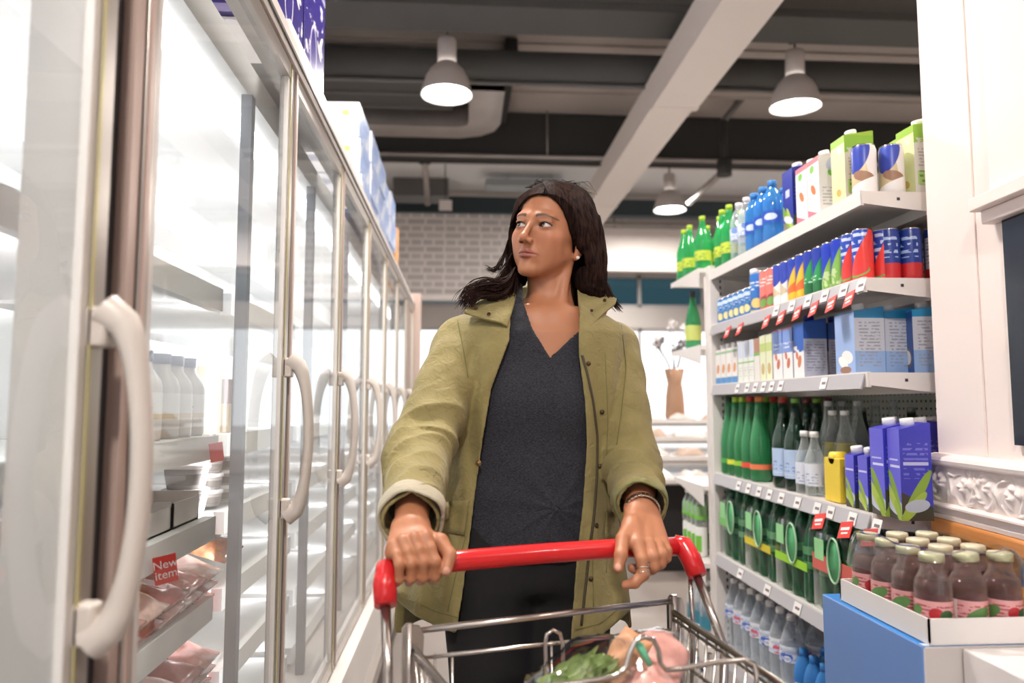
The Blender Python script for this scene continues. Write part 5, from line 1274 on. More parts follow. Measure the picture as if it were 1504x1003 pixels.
JT = tab([(446, 752, 852), (452, 722, 872), (462, 694, 895), (474, 674, 914), (488, 662, 924), (510, 660, 922), (560, 662, 914), (640, 656, 908), (700, 652, 906), (760, 640, 903), (820, 612, 912), (870, 594, 924), (930, 588, 934), (980, 586, 936)])
JD = ([.6, .75, .95, 1.1, 1.25, 1.36, 1.42, 1.46], [.165, .16, .14, .128, .135, .12, .09, .05])
TY = 1.69
def core_d(P, grow=-.03):
    d = torso_d(P, JT, JD, TY, grow)
    return d
def body_neck(P):
    d = s_chain(P, [(neck_a, .050), (neck_a.lerp(neck_b, .6), .0485), (neck_b, .058)], .01)
    # neck muscles, collar bones
    for s in (-1, 1):
        d = smin(d, s_cap(P, from_head((s*.05, .02, -.055)), at(806+s*15, 462, Y=1.642), .012, .008), .014)
        d = smin(d, s_cap(P, at(806+s*12, 467, Y=1.637), at(806+s*80, 455, Y=1.68), .009, .010), .012)
    t_ = core_d(P, -.026)
    t_ = smax(t_, P[:, 2]-1.43, .03)
    return smin(d, t_, .035)
def f_head(P):
    d = face_sdf(to_head(P)); return smin(d, body_neck(P), .016)
SR, ER, WR = at(684, 506, Y=1.69), at(614, 668, Y=1.52), at(603, 775, Y=1.235)
SL, EL, WL = at(900, 512, Y=1.71), at(928, 682, Y=1.60), at(943, 748, Y=1.385)
# hands
def bar(u): return at(u, 832-(u-570)*33/430, Z=.95)
def off(P, f_, z_): return P+cf*f_+cz*z_
def rt(u, v, Y): return at(u, v, Y=Y)
FR = []
for (um, ut, r_, zm, fm_) in ((574, 580, .0078, .030, .012), (588, 597, .0087, .038, .016), (604, 614, .0092, .042, .018), (621, 631, .0092, .043, .016)):
    m_ = off(bar(um), fm_, zm); p_ = off(bar(ut-1), .036, .010); d_ = off(bar(ut+1), .029, -.014); t_ = off(bar(ut+2), .008, -.024)
    FR.append([(m_, r_*1.12), (m_.lerp(p_, .5)+cf*.002+cz*.002, r_*.98), (p_, r_), (d_, r_*.9), (t_, r_*.85)])
thR = [(off(bar(628), -.026, .034), .015), (off(bar(645), .004, .034), .0125), (off(bar(654), .026, .016), .0105), (off(bar(646), .036, -.004), .0095)]
def f_handR(P):
    d = s_chain(P, [(ER, .042), (ER.lerp(WR, .6), .034), (WR, .0255)], .01)
    palm = None
    for i, ch in enumerate(FR):
        s_ = WR+cu*(-.014+.0095*i); q = s_cap(P, s_-cf*.005, ch[0][0]-cz*.006, .0165, .0125); palm = q if palm is None else smin(palm, q, .008)
    palm = smin(palm, s_cap(P, WR+cu*.012, thR[0][0], .017, .015), .012)
    d = smin(d, palm, .012)
    th = s_chain(P, thR, .004); d = smin(d, th, .007)
    for i, ch in enumerate(FR): d = smin(d, s_chain(P, ch, .004), .0035)
    for i, ch in enumerate(FR): d = smin(d, s_sph(P, ch[0][0]+cz*.0035, .0085), .006)
    return d
YB = 1.31
FLh = [
  [(rt(936, 799, 1.285), .0125), (rt(943, 822, 1.262), .0105), (rt(945, 843, 1.255), .0102), (rt(932, 856, 1.252), .0088), (rt(919, 859, 1.256), .0072)],
  [(rt(953, 801, 1.290), .0125), (rt(959, 818, 1.270), .0108), (rt(960, 832, 1.268), .0102), (rt(946, 842, 1.285), .009), (rt(928, 834, 1.295), .0078)],
  [(rt(966, 802, 1.300), .0120), (rt(971, 815, 1.283), .0105), (rt(970, 827, 1.282), .0098), (rt(957, 836, 1.300), .009), (rt(942, 832, 1.310), .008)],
  [(rt(974, 799, 1.312), .0110), (rt(979, 809, 1.30), .0095), (rt(978, 819, 1.30), .009), (rt(968, 826, 1.315), .008), (rt(955, 824, 1.325), .007)]]
thL = [(rt(927, 772, 1.33), .0155), (rt(915, 792, 1.29), .0125), (rt(912, 815, 1.262), .0108), (rt(908, 834, 1.252), .0085)]
def f_handL(P):
    d = s_chain(P, [(EL, .042), (EL.lerp(WL, .6), .033), (WL, .0265)], .01)
    palm = None
    for i, ch in enumerate(FLh):
        s_ = WL+Vector((-.014+.010*i, .004*i, 0)); q = s_cap(P, s_, ch[0][0]+Vector((0, .006, -.002)), .0175, .0135); palm = q if palm is None else smin(palm, q, .009)
    palm = smin(palm, s_cap(P, WL+Vector((-.012, 0, 0)), thL[0][0], .018, .015), .012)
    palm = smin(palm, s_cap(P, thL[0][0], FLh[0][0][0], .012, .011), .012)
    d = smin(d, palm, .012)
    d = smin(d, s_chain(P, thL, .004), .007)
    for i, ch in enumerate(FLh): d = smin(d, s_chain(P, ch, .004), .004)
    return d
HIPL, HIPR = Vector((.245, 1.70, .88)), Vector((.055, 1.68, .88))
KNL, KNR = Vector((.215, 1.62, .48)), Vector((.075, 1.58, .48)); ANL, ANR = Vector((.26, 1.72, .09)), Vector((.03, 1.64, .09))
def f_core(P):
    d = core_d(P, -.034); d = smax(d, P[:, 2]-1.41, .02); d = smax(d, .84-P[:, 2], .03)
    for s_, e_, w_ in ((SR, ER, WR), (SL, EL, WL)): d = smin(d, s_chain(P, [(s_, .052), (e_, .038), (w_.lerp(e_, .25), .028)], .01), .03)
    for h_, k_, a_ in ((HIPL, KNL, ANL), (HIPR, KNR, ANR)): d = smin(d, s_chain(P, [(h_, .078), (k_, .05), (k_.lerp(a_, .35), .048), (a_, .033)], .02), .03)
    return d
SKB = S(176,117,84)
def paint(v):
    n = len(v); c = np.tile(np.array(SKB, np.float32), (n, 1)); p = to_head(v.astype(np.float32)); q = p.copy(); q[:, 0] = np.abs(q[:, 0])
    near = np.linalg.norm(p, axis=1) < .16
    def mix(mask, col, k=1.):
        m = np.clip(mask, 0, 1)[:, None]*k*near[:, None]; c[:] = c*(1-m)+np.array(col, np.float32)*m
    sm = lambda d, w: 1-np.clip(d/w, 0, 1)
    mix(sm(s_sph(q, (.042, -.07, -.03), .012), .022), S(190,114,84), .25)
    mix(sm(s_sph(p, (0, -.105, -.034), .006), .012), S(196,120,92), .3)
    up = s_cap(q, (.0040, -.0915, -.0612), (.0258, -.0765, -.0668), .0056, .0022); lw = s_cap(q, (.0, -.0905, -.0710), (.0225, -.0780, -.0685), .0070, .0026)
    mix(sm(np.minimum(up, lw)-.0002, .0012), S(150,82,74), .85)
    mix(sm(s_cap(q, (0, -.0945, -.0657), (.0235, -.079, -.0662), .0008), .0012), S(90,44,40), .8)
    mix(sm(s_ell(q, (.0072, -.0990, -.0455), (.0040, .0058, .0040)), .0012), S(60,30,24), .85)  # shade inside the nostrils painted into the tint
    # eye surroundings
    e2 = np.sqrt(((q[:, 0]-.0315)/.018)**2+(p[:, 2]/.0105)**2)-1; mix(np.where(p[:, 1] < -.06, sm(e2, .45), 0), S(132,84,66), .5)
    # brows: an arch
    for side in (-1, 1):
        x = p[:, 0]*side; t = np.clip((x-.0115)/.038, 0, 1); zc = .0178+.0060*np.sin(PI*np.minimum(1, t*.80+.08))-.0025*t
        w = .0047*(1-.72*t)
        hair = 1.
        b = np.where((x > .0125) & (x < .0535) & (p[:, 1] < -.045), 1-np.clip((np.abs(p[:, 2]-zc)-w*.6)/(w*.7), 0, 1), 0)*hair
        mix(b, S(48,32,27), .88)
    # nails and knuckles
    def tone(cn, r, w, col, k):
        d = np.linalg.norm(v-np.array(cn), axis=1)-r; m = (np.clip(1-d/w, 0, 1)*k)[:, None]; c[:] = c*(1-m)+np.array(col, np.float32)*m
    tone(rt(907, 832, 1.243), .005, .003, S(222,168,148), .8); tone(off(bar(645), .045, -.004), .0045, .003, S(222,168,148), .7)
    for ch in FR: tone(ch[0][0]+cz*.01, .003, .008, S(150,92,72), .35)
    for ch in FLh: tone(ch[2][0], .004, .009, S(160,96,76), .3); tone(ch[4][0], .004, .009, S(200,130,106), .4)
    tone(thR[2][0], .004, .01, S(196,130,104), .4)
    return c
def bounds(pts, m):
    a = np.array([[p[0], p[1], p[2]] for p in pts]); return a.min(0)-m, a.max(0)+m
parts = []
lo, hi = bounds([HC+Vector((-.02, -.02, .02)), HC+Vector((.02, .02, .02))], .13); lo[2] = 1.26; lo[0] -= .0; hi[0] += .03; lo[1] -= .02
v, f = mesh_sdf(f_head, lo, hi, .0017); parts.append((v, f))
lo, hi = bounds([c[0] for ch in FR for c in ch]+[WR, thR[2][0], WR.lerp(ER, .55)], .025); v, f = mesh_sdf(f_handR, lo, hi, .0016); parts.append((v, f))
lo, hi = bounds([c[0] for ch in FLh for c in ch]+[WL, thL[3][0], WL.lerp(EL, .5)], .025); v, f = mesh_sdf(f_handL, lo, hi, .0016); parts.append((v, f))
v, f = mesh_sdf(f_core, (-.25, 1.2, .0), (.6, 1.95, 1.45), .010); parts.append((v, f))
body, bodyB = to_obj('body', parts, skin, None, paint); adopt(body)
# eyes
def eyemat():
    m, N, L, p = _nt('eye'); p.inputs['Roughness'].default_value = .08; p.inputs['Coat Weight'].default_value = .6
    tc = N.new('ShaderNodeTexCoord'); sp = N.new('ShaderNodeSeparateXYZ'); L.new(tc.outputs['Object'], sp.inputs[0])
    def M(op, a, b=None):
        n = N.new('ShaderNodeMath'); n.operation = op
        for i, q in enumerate((a, b)):
            if q is None: continue
            if isinstance(q, float): n.inputs[i].default_value = q
            else: L.new(q, n.inputs[i])
        return n.outputs[0]
    r = M('SQRT', M('ADD', M('MULTIPLY', sp.outputs[0], sp.outputs[0]), M('MULTIPLY', sp.outputs[2], sp.outputs[2])))
    rp = N.new('ShaderNodeValToRGB'); e = rp.color_ramp.elements; L.new(M('MULTIPLY', r, 80.0), rp.inputs[0])
    e[0].position = 0; e[0].color = (.003, .003, .003, 1); e[1].position = .19; e[1].color = (.004, .003, .003, 1)
    for pos_, cc_ in ((.22, (.05, .022, .012)), (.44, (.035, .016, .009)), (.50, (.62, .58, .55)), (1, (.70, .64, .6))):
        x = rp.color_ramp.elements.new(pos_); x.color = (*cc_, 1)
    L.new(rp.outputs[0], p.inputs['Base Color']); return m
em_ = eyemat()
for s in (-1, 1):
    c = from_head((s*.0312, -.0695, 0))
    o = MB().lathe([(0, -.0121)]+[(.0121*math.cos(a), .0121*math.sin(a)) for a in [math.radians(x) for x in range(-80, 81, 8)]]+[(0, .0121)], 28, M=Matrix.Rotation(PI/2, 4, 'X')).build('eyeball', em_)
    g = HR3.to_4x4() @ Matrix.Rotation(math.radians(-21), 4, 'Z') @ Matrix.Rotation(math.radians(-5), 4, 'X')
    o.matrix_world = Matrix.Translation(c) @ g; adopt(o)
    q = MB(); pts = []; p2 = []
    for i in range(13):
        xx = -1+2*i/12; x = s*(.0312+.0148*xx); z = .0062*max(0, 1-xx*xx)**.7+.0008*xx; dx = x-s*.0312
        y = -.0695-math.sqrt(max(0, .0142**2-dx*dx-z*z)); pts.append(from_head((x, y-.0006, z+.0003)))
    q.tube(pts, [.0004+.0009*math.sin(PI*min(1, i/12+.05))+.0003*(i/12) for i in range(13)], 6)
    adopt(q.build('eyelashes', mat('lash_black', S(22,16,14), .6)))
# earring
c = from_head((.0785, .008, -.051)); adopt(MB().lathe([(0,-.0045),(.0035,-.003),(.0045,0),(.0035,.003),(0,.0045)], 14, M=Matrix.Translation(c)).build('earring', mat('pearl', S(230,220,210), .15, coat=1)))
# ---- trousers, sweater
blk = mat('black_trousers', S(18,17,18), .85, bump=.1, bscale=200)
def f_tr(P):
    d = core_d(P, -.028); d = smax(d, P[:, 2]-.98, .01)
    d = smax(d, .80-P[:, 2], .03)
    for h_, k_, a_ in ((HIPL, KNL, ANL), (HIPR, KNR, ANR)): d = smin(d, s_chain(P, [(h_, .105), (k_, .080), (k_.lerp(a_, .35), .062), (a_, .048)], .02), .03)
    return smax(d, .06-P[:, 2], .003)+.002*noise3(P, 30)
v, f = mesh_sdf(f_tr, (-.16, 1.42, .03), (.46, 1.95, 1.02), .008); adopt(to_obj('trousers', [(v, f)], blk)[0])
for a_ in (ANL, ANR):
    def f_sh(P, a_=a_): return smax(smin(s_cap(P, a_+Vector((0, .02, -.045)), a_+Vector((0, -.13, -.055)), .04, .034), s_cap(P, a_, a_+Vector((0,0,-.04)), .042), .02), .004-P[:, 2], .003)
    v, f = mesh_sdf(f_sh, (a_.x-.08, a_.y-.22, -.01), (a_.x+.08, a_.y+.1, .16), .006); adopt(to_obj('shoe', [(v, f)], blk)[0])
def knitmat():
    m, N, L, p = _nt('charcoal_knit'); p.inputs['Roughness'].default_value = .9; p.inputs['Sheen Weight'].default_value = .15
    tc = N.new('ShaderNodeTexCoord'); mp = N.new('ShaderNodeMapping'); mp.inputs['Scale'].default_value = (1, 1, 2.2); L.new(tc.outputs['Object'], mp.inputs[0])
    n = N.new('ShaderNodeTexNoise'); n.inputs['Scale'].default_value = 230; n.inputs['Detail'].default_value = 2; L.new(mp.outputs[0], n.inputs['Vector'])
    r = N.new('ShaderNodeValToRGB'); r.color_ramp.elements[0].position = .35; r.color_ramp.elements[1].position = .72
    r.color_ramp.elements[0].color = (*S(21,22,27), 1); r.color_ramp.elements[1].color = (*S(54,54,64), 1); L.new(n.outputs[0], r.inputs[0]); L.new(r.outputs[0], p.inputs['Base Color'])
    b = N.new('ShaderNodeBump'); b.inputs['Strength'].default_value = .3; b.inputs['Distance'].default_value = .002; L.new(n.outputs[0], b.inputs['Height']); L.new(b.outputs[0], p.inputs['Normal'])
    return m
VP = [(766, 380), (768, 441), (783, 484), (808, 524), (851, 484), (862, 440), (850, 380)]
BC = [at(770, 590, Y=1.60), at(838, 590, Y=1.60)]
def f_sw(P):
    d = torso_d(P, JT, JD, TY, -.020)
    for b_ in BC: d = smin(d, s_sph(P, b_+Vector((0, .035, 0)), .062), .05)
    d = smin(d, s_chain(P, [(at(762, 424, Y=1.69), .013), (at(761, 445, Y=1.655), .014), (at(762, 470, Y=1.625), .014)], .01), .012)
    U, Vv = proj(P[:, 0], P[:, 1], P[:, 2])
    # folds running to the gathered knot
    r = np.hypot(U-818, Vv-748); a = np.arctan2(Vv-748, U-818)
    d = d-.0055*(np.abs(np.sin(a*5+.6*np.sin(r*.02)))**3)*np.exp(-r/75)*(P[:, 1] < TY)-.006*np.exp(-(r/15)**2)
    d = d-.0025*noise3(P*V3(1, 1, .35), 26, 2)
    d = np.maximum(d, P[:, 2]-1.478); d = np.maximum(d, .87-P[:, 2]+.02*np.abs(P[:, 0]-.2))
    cut = np.maximum(inpoly(U, Vv, VP)*.0015, P[:, 1]-1.72)
    d = smax(d, -cut, .004)
    inner = torso_d(P, JT, JD, TY, -.026)
    nk = s_cap(P, Vector((neck_b.x, neck_b.y+.01, 1.38)), Vector((neck_b.x+.003, neck_b.y+.02, 1.5)), .055)
    d = smax(d, -nk, .004)
    return np.maximum(d, -np.maximum(inner, P[:, 2]-1.40))
v, f = mesh_sdf(f_sw, (-.1, 1.48, .82), (.46, 1.9, 1.48), .0035); v = relax(v, f, 1)
sweater, swB = to_obj('sweater', [(v, f)], knitmat()); adopt(sweater)
# ---- jacket
def jacketmat(name, col, var=.12):
    m, N, L, p = _nt(name); p.inputs['Roughness'].default_value = .8; p.inputs['Sheen Weight'].default_value = .1
    tc = N.new('ShaderNodeTexCoord')
    n = N.new('ShaderNodeTexNoise'); n.inputs['Scale'].default_value = 14; n.inputs['Detail'].default_value = 6; L.new(tc.outputs['Object'], n.inputs['Vector'])
    r = N.new('ShaderNodeValToRGB'); r.color_ramp.elements[0].position = .3; r.color_ramp.elements[1].position = .7
    r.color_ramp.elements[0].color = (*[c*(1-var) for c in col], 1); r.color_ramp.elements[1].color = (*[c*(1+var) for c in col], 1); L.new(n.outputs[0], r.inputs[0]); L.new(r.outputs[0], p.inputs['Base Color'])
    n2 = N.new('ShaderNodeTexNoise'); n2.inputs['Scale'].default_value = 45; n2.inputs['Detail'].default_value = 8; n2.inputs['Distortion'].default_value = 1.2; L.new(tc.outputs['Object'], n2.inputs['Vector'])
    b = N.new('ShaderNodeBump'); b.inputs['Strength'].default_value = .6; b.inputs['Distance'].default_value = .006; L.new(n2.outputs[0], b.inputs['Height']); L.new(b.outputs[0], p.inputs['Normal'])
    return m
JC = S(137,124,77)
jm = jacketmat('olive_cotton', JC); jdk = jacketmat('dark_olive_cotton', S(120,118,70)); lin = jacketmat('beige_lining', S(172,162,140), .05)  # the darker olive is the cloth of one cuff
OPEN = [(752, 400), (752, 440), (748, 500), (733, 540), (722, 570), (710, 640), (700, 710), (690, 790), (680, 870), (668, 940), (664, 1040), (834, 1040), (838, 940), (846, 830), (856, 740), (862, 650), (859, 590), (850, 520), (850, 470), (853, 430), (853, 400)]
def along(P, pts):
    """arc parameter and nearest direction along a polyline"""
    best = np.full(len(P), 1e9); T = np.zeros(len(P)); s0 = 0
    for (a, b) in zip(pts, pts[1:]):
        a_, b_ = npv(a), npv(b); ab = b_-a_; L = float(np.linalg.norm(ab)); h = np.clip((P-a_) @ ab/(L*L), 0, 1); d = np.linalg.norm(P-a_-h[:, None]*ab, axis=1)
        m = d < best; best = np.where(m, d, best); T = np.where(m, s0+h*L, T); s0 += L
    return T
def folds(P, pts, sgn, amp):
    T = along(P, pts); c = npv(pts[1])
    ang = np.arctan2(P[:, 2]-np.interp(T, [0, .3, .6], [pts[0].z, pts[1].z, pts[2].z]), P[:, 0]-np.interp(T, [0, .3, .6], [pts[0].x, pts[1].x, pts[2].x]))
    ph = T*92+1.8*np.sin(ang*1.0+sgn)+2.0*noise3(P, 11, sgn)+2.2*P[:, 0]*18*sgn
    w = np.clip((T-.12)/.12, 0, 1)*(.35+.65*np.clip(noise3(P, 9, 5)+.55, 0, 1))
    return amp*w*(1-1.6*np.abs(np.sin(ph*.5))**.8)+amp*.45*noise3(P, 32, 3)
def sleeve(P, pts, R_): return s_chain(P, list(zip(pts, R_)), .02)
cuffR = WR+(ER-WR).normalized()*.03; cuffL = WL+(EL-WL).normalized()*.018
def f_jk(P):
    U, Vv = proj(P[:, 0], P[:, 1], P[:, 2])
    fr = P[:, 1] < TY
    d = torso_d(P, JT, JD, TY, 0)
    for b_ in BC: d = smin(d, s_sph(P, b_+Vector((0, .055, 0)), .065), .06)
    # body folds: vertical drape from shoulder and at the waist
    vf = np.abs(np.sin(U*.085+.9*np.sin(Vv*.013)+.5*noise3(P, 7)))**2
    lo_ = np.clip((Vv-470)/80, 0, 1)
    d = d-.006*vf*lo_-.0045*noise3(P*V3(1, 1, .5), 24, 1)*lo_
    # diagonal creases from the armholes
    d = d-.007*np.exp(-((U-690)/34)**2)*np.exp(-((Vv-560)/70)**2)*np.abs(np.sin((U+Vv*.6)*.10))**2
    d0 = d
    # hem
    hz = np.interp(U, [560, 590, 610, 640, 680, 720, 800, 838, 870, 900, 935], [862, 888, 905, 920, 934, 934, 945, 952, 944, 920, 888])
    hem = (Vv-hz)*.0015; hemb = .70-P[:, 2]
    d = smax(d, np.where(fr, hem, hemb), .004)
    # sleeves
    sR = sleeve(P, [SR, ER, cuffR], [.070, .066, .050])-folds(P, [SR, ER, cuffR], 1, .0085)
    sL = sleeve(P, [SL, EL, cuffL], [.062, .058, .049])-folds(P, [SL, EL, cuffL], -1, .0075)
    hR, hL = sR+.0065, sL+.0065
    aR = npv((WR-ER).normalized()); aL = npv((WL-EL).normalized())
    eR = (P-npv(cuffR)) @ aR; eL = (P-npv(cuffL)) @ aL
    sR = smax(sR, eR-.004, .003); sL = smax(sL, eL-.004, .003)
    inR = sleeve(P, [ER, cuffR, cuffR+(cuffR-ER)*.3], [.056, .043, .043]); inL = sleeve(P, [EL, cuffL, cuffL+(cuffL-EL)*.4], [.048, .041, .041])
    # front opening and hollow of the body
    inner = d0+.0065
    op = np.maximum(inpoly(U, Vv, OPEN)*.0015, P[:, 1]-1.70)
    body_ = np.maximum(d, -inner); body_ = np.maximum(body_, -op)
    nk = s_cap(P, Vector((neck_b.x, neck_b.y+.0, 1.36)), Vector((neck_b.x, neck_b.y+.02, 1.55)), .072, .078)
    body_ = smax(body_, -nk, .004)
    o_ = smin(sR, body_, .010); o_ = smin(o_, sL, .010)
    hol = np.minimum(np.maximum(hR, -(eR+.11)), np.maximum(hL, -(eL+.11)))
    return np.maximum(o_, -hol)
v, f = mesh_sdf(f_jk, (-.21, 1.16, .64), (.52, 1.9, 1.49), .0036); v = relax(v, f, 1, .4)
jacket, jkB = to_obj('jacket', [(v, f)], jm); adopt(jacket)
# trims laid on the jacket
def line_on(B, pts, r, name, m, off_=.0005, n=8, flat=False):
    P_ = []
    for (a, b) in zip(pts, pts[1:]):
        for i in range(n):
            t_ = i/n; p, nn = hit(B, a[0]+(b[0]-a[0])*t_, a[1]+(b[1]-a[1])*t_, off_)
            if p is not None and (not P_ or (p-P_[-1]).length < .05): P_.append(p)
    if len(P_) > 2:
        P_ = [P_[0]]+[(P_[i-1]+P_[i]*2+P_[i+1])/4 for i in range(1, len(P_)-1)]+[P_[-1]]
        return adopt(MB().tube(P_, r, 6).build(name, m))
def drape(B, quad, nu, nv, off_, name, m, th=.0025):
    """a cloth piece lying on the surface, corners in order"""
    P_ = []
    for i in range(nv+1):
        row_ = []
        for j in range(nu+1):
            a, b = j/nu, i/nv
            u = (quad[0][0]*(1-a)+quad[1][0]*a)*(1-b)+(quad[3][0]*(1-a)+quad[2][0]*a)*b; w = (quad[0][1]*(1-a)+quad[1][1]*a)*(1-b)+(quad[3][1]*(1-a)+quad[2][1]*a)*b
            p, n_ = hit(B, u, w, off_); row_.append(p if p is not None else (row_[-1] if row_ else None))
        P_.append(row_)
    if any(p is None for r_ in P_ for p in r_): return
    c = P_[nv//2][nu//2]; d_ = (Vector((0, 0, CAMZ))-c).normalized()
    return adopt(MB().grid(P_, -th, d_).build(name, m))
seam = mat('seam_thread', S(112,108,66), .9); brass = mat('antique_brass', S(150,120,80), .35, metal=.7); brassd = mat('dark_snap', S(84,64,44), .4, metal=.6)  # seam thread is a darker olive than the cloth
drape(jkB, [(646, 738), (690, 734), (684, 786), (645, 780)], 6, 5, .004, 'pocket_flap', jm, .004)
line_on(jkB, [(646, 738), (690, 734), (684, 786), (645, 780)], .0011, 'pocket_seam', seam)
drape(jkB, [(888, 752), (905, 750), (903, 792), (886, 792)], 3, 4, .003, 'pocket_flap', jm, .003)
line_on(jkB, [(684, 788), (668, 850), (656, 905)], .0010, 'seam', seam)
line_on(jkB, [(870, 800), (872, 905)], .0009, 'seam', seam)
line_on(jkB, [(846, 480), (850, 540), (856, 600), (859, 660), (852, 750), (842, 830)], .0015, 'placket_edge', jm)
line_on(jkB, [(757, 500), (740, 545), (729, 575), (716, 645), (705, 720), (695, 800), (684, 880), (676, 925)], .0010, 'placket_seam', seam)
zipm = mat('zip_tape', S(70,62,44), .6)
line_on(jkB, [(855, 522), (862, 548), (871, 590), (877, 640), (876, 700), (872, 760), (862, 840), (852, 930)], .0032, 'zip', zipm)
line_on(jkB, [(889, 520), (893, 620), (890, 700), (893, 780), (890, 850)], .0007, 'seam', seam)
line_on(jkB, [(672, 470), (681, 515), (688, 560)], .0012, 'armhole_seam', seam)
line_on(jkB, [(912, 478), (920, 540), (912, 610), (905, 660)], .0012, 'armhole_seam', seam)
line_on(jkB, [(600, 880), (640, 898), (676, 908)], .0010, 'hem_seam', seam)
line_on(jkB, [(845, 925), (880, 916), (915, 890)], .0010, 'hem_seam', seam)
def snap(B, u, v_, r, m, name='snap_button'):
    p, n_ = hit(B, u, v_, .001)
    if p is None: return
    M = Matrix.Translation(p) @ n_.to_track_quat('Z', 'Y').to_matrix().to_4x4()
    adopt(MB().lathe([(0, .003), (r*.5, .003), (r*.55, .0018), (r*.8, .0022), (r, .0012), (r, -.001)], 16, M=M).build(name, m))
for (u, v_) in ((744, 523), (719, 600), (703, 680)): snap(jkB, u, v_, .0068, brass)
for (u, v_) in ((864, 534), (884, 605), (881, 685), (876, 772), (868, 850)): snap(jkB, u, v_, .0052, brassd)
# cuffs
def cuff(c, ax, r0, m, name, w=.022, tilt=0):
    ax = ax.normalized(); s = ax.orthogonal().normalized(); t_ = ax.cross(s); rows = []
    for (dz_, rr) in ((-.003, r0-.004), (.004, r0), (.0, r0+.0025), (-w, r0+.004), (-w-.003, r0+.001)):
        rows.append([c+ax*(dz_+.004*math.sin(2*a+1))+(s*math.cos(a)+t_*math.sin(a))*(rr+.0015*math.sin(5*a)) for a in [2*PI*i/36 for i in range(37)]])
    adopt(MB().grid(rows).build(name, m))
cuff(cuffR+(WR-ER).normalized()*.003, WR-ER, .0535, lin, 'cuff', .034); cuff(cuffL+(WL-EL).normalized()*.002, WL-EL, .0485, jdk, 'cuff', .02)
# collar
def patch(rows, name, m, th=.004, d_=(0, .7, -.7), sub=5):
    """a smooth cloth patch through control rows of (u, v, Y)"""
    P_ = [[at(u, v_, Y=y) for u, v_, y in r_] for r_ in rows]
    def cat(a, b, c, d, t_): return .5*((2*b)+(c-a)*t_+(2*a-5*b+4*c-d)*t_*t_+(3*b-a-3*c+d)*t_**3)
    def up(L):
        o_ = []
        for i in range(len(L)-1):
            a = L[max(i-1, 0)]; b = L[i]; c = L[i+1]; d = L[min(i+2, len(L)-1)]
            for k in range(sub): o_.append(cat(a, b, c, d, k/sub))
        return o_+[L[-1]]
    R1 = [up(r_) for r_ in P_]; cols_ = list(zip(*R1)); C2 = [up(list(c_)) for c_ in cols_]
    G2 = [list(r_) for r_ in zip(*C2)]
    o = MB().grid(G2, th, d_).build(name, m); adopt(o)
    return BVHTree.FromObject(o, bpy.context.evaluated_depsgraph_get()), G2
# left lapel of the stand collar: folded out over the shoulder
cb1 = patch([[(757, 425, 1.665), (730, 428, 1.675), (706, 434, 1.68), (694, 441, 1.675)],
             [(757, 438, 1.645), (733, 440, 1.635), (706, 444, 1.63), (688, 449, 1.63)],
             [(752, 458, 1.60), (738, 458, 1.59), (712, 459, 1.592), (682, 455, 1.60)],
             [(745, 480, 1.575), (736, 474, 1.572), (712, 468, 1.578), (683, 459, 1.592)]], 'collar_flap', jm)
cb2 = patch([[(848, 420, 1.69), (868, 424, 1.70), (888, 431, 1.685), (906, 438, 1.655)],
             [(849, 438, 1.655), (862, 442, 1.65), (882, 446, 1.64), (903, 446, 1.63)],
             [(851, 460, 1.61), (860, 464, 1.605), (874, 461, 1.61), (889, 458, 1.615)],
             [(852, 486, 1.58), (857, 489, 1.578), (862, 485, 1.58), (868, 478, 1.585)]], 'collar_flap', jm)
adopt_c = patch([[(700, 436, 1.69), (735, 424, 1.76), (800, 418, 1.80), (860, 420, 1.77), (893, 432, 1.70)],
       [(705, 450, 1.69), (735, 445, 1.75), (800, 440, 1.785), (860, 442, 1.76), (890, 450, 1.70)]], 'collar_back', jm)
def loc_snap(u, v_, Y, r):
    p = at(u, v_, Y=Y); n_ = (Vector((0, 0, CAMZ))-p).normalized(); M = Matrix.Translation(p) @ n_.to_track_quat('Z', 'Y').to_matrix().to_4x4()
    adopt(MB().lathe([(0, .001), (r*.45, .001), (r*.5, .0025), (r*.9, .0025), (r, .0)], 16, M=M).build('snap_button', brassd))
loc_snap(699, 452, 1.600, .0042); loc_snap(718, 461, 1.582, .0042); loc_snap(888, 441, 1.628, .0042); loc_snap(869, 456, 1.600, .0036)
# watch and rings
ax = (WL-EL).normalized(); c = WL+ax*.004+Vector((0,0,0)); s = ax.orthogonal().normalized(); t_ = ax.cross(s); q = MB(); silver = mat('silver', S(206,196,186), .2, metal=1)
for i in range(26):
    a = 2*PI*i/26; rr = .0310; p = c+(s*math.cos(a)+t_*math.sin(a))*rr; rad_ = (s*math.cos(a)+t_*math.sin(a)); tan = ax.cross(rad_)
    M = Matrix.Translation(p) @ Matrix((ax, tan, rad_)).transposed().to_4x4(); q.box(-.0065, .0065, -.0034, .0034, -.001, .0022, .0006, M=M)
adopt(q.build('watch_bracelet', silver))
a0 = rt(944, 826, 1.262); a1 = rt(945, 843, 1.255); dd = (a1-a0).normalized(); s = dd.orthogonal().normalized(); t_ = dd.cross(s)
for k in range(3):
    c = a0.lerp(a1, .1+.42*k); q = MB().tube([c+(s*math.cos(a)+t_*math.sin(a))*.0112+dd*.0012*math.sin(a) for a in [2*PI*i/24 for i in range(24)]], .0011, 6, closed=True)
    p, n_ = hit(bodyB, 951, 829+8*k, .001); p = p if p is not None else c
    q.lathe([(0, -.002), (.0022, 0), (0, .0022)], 8, M=Matrix.Translation(p)); adopt(q.build('ring', silver))
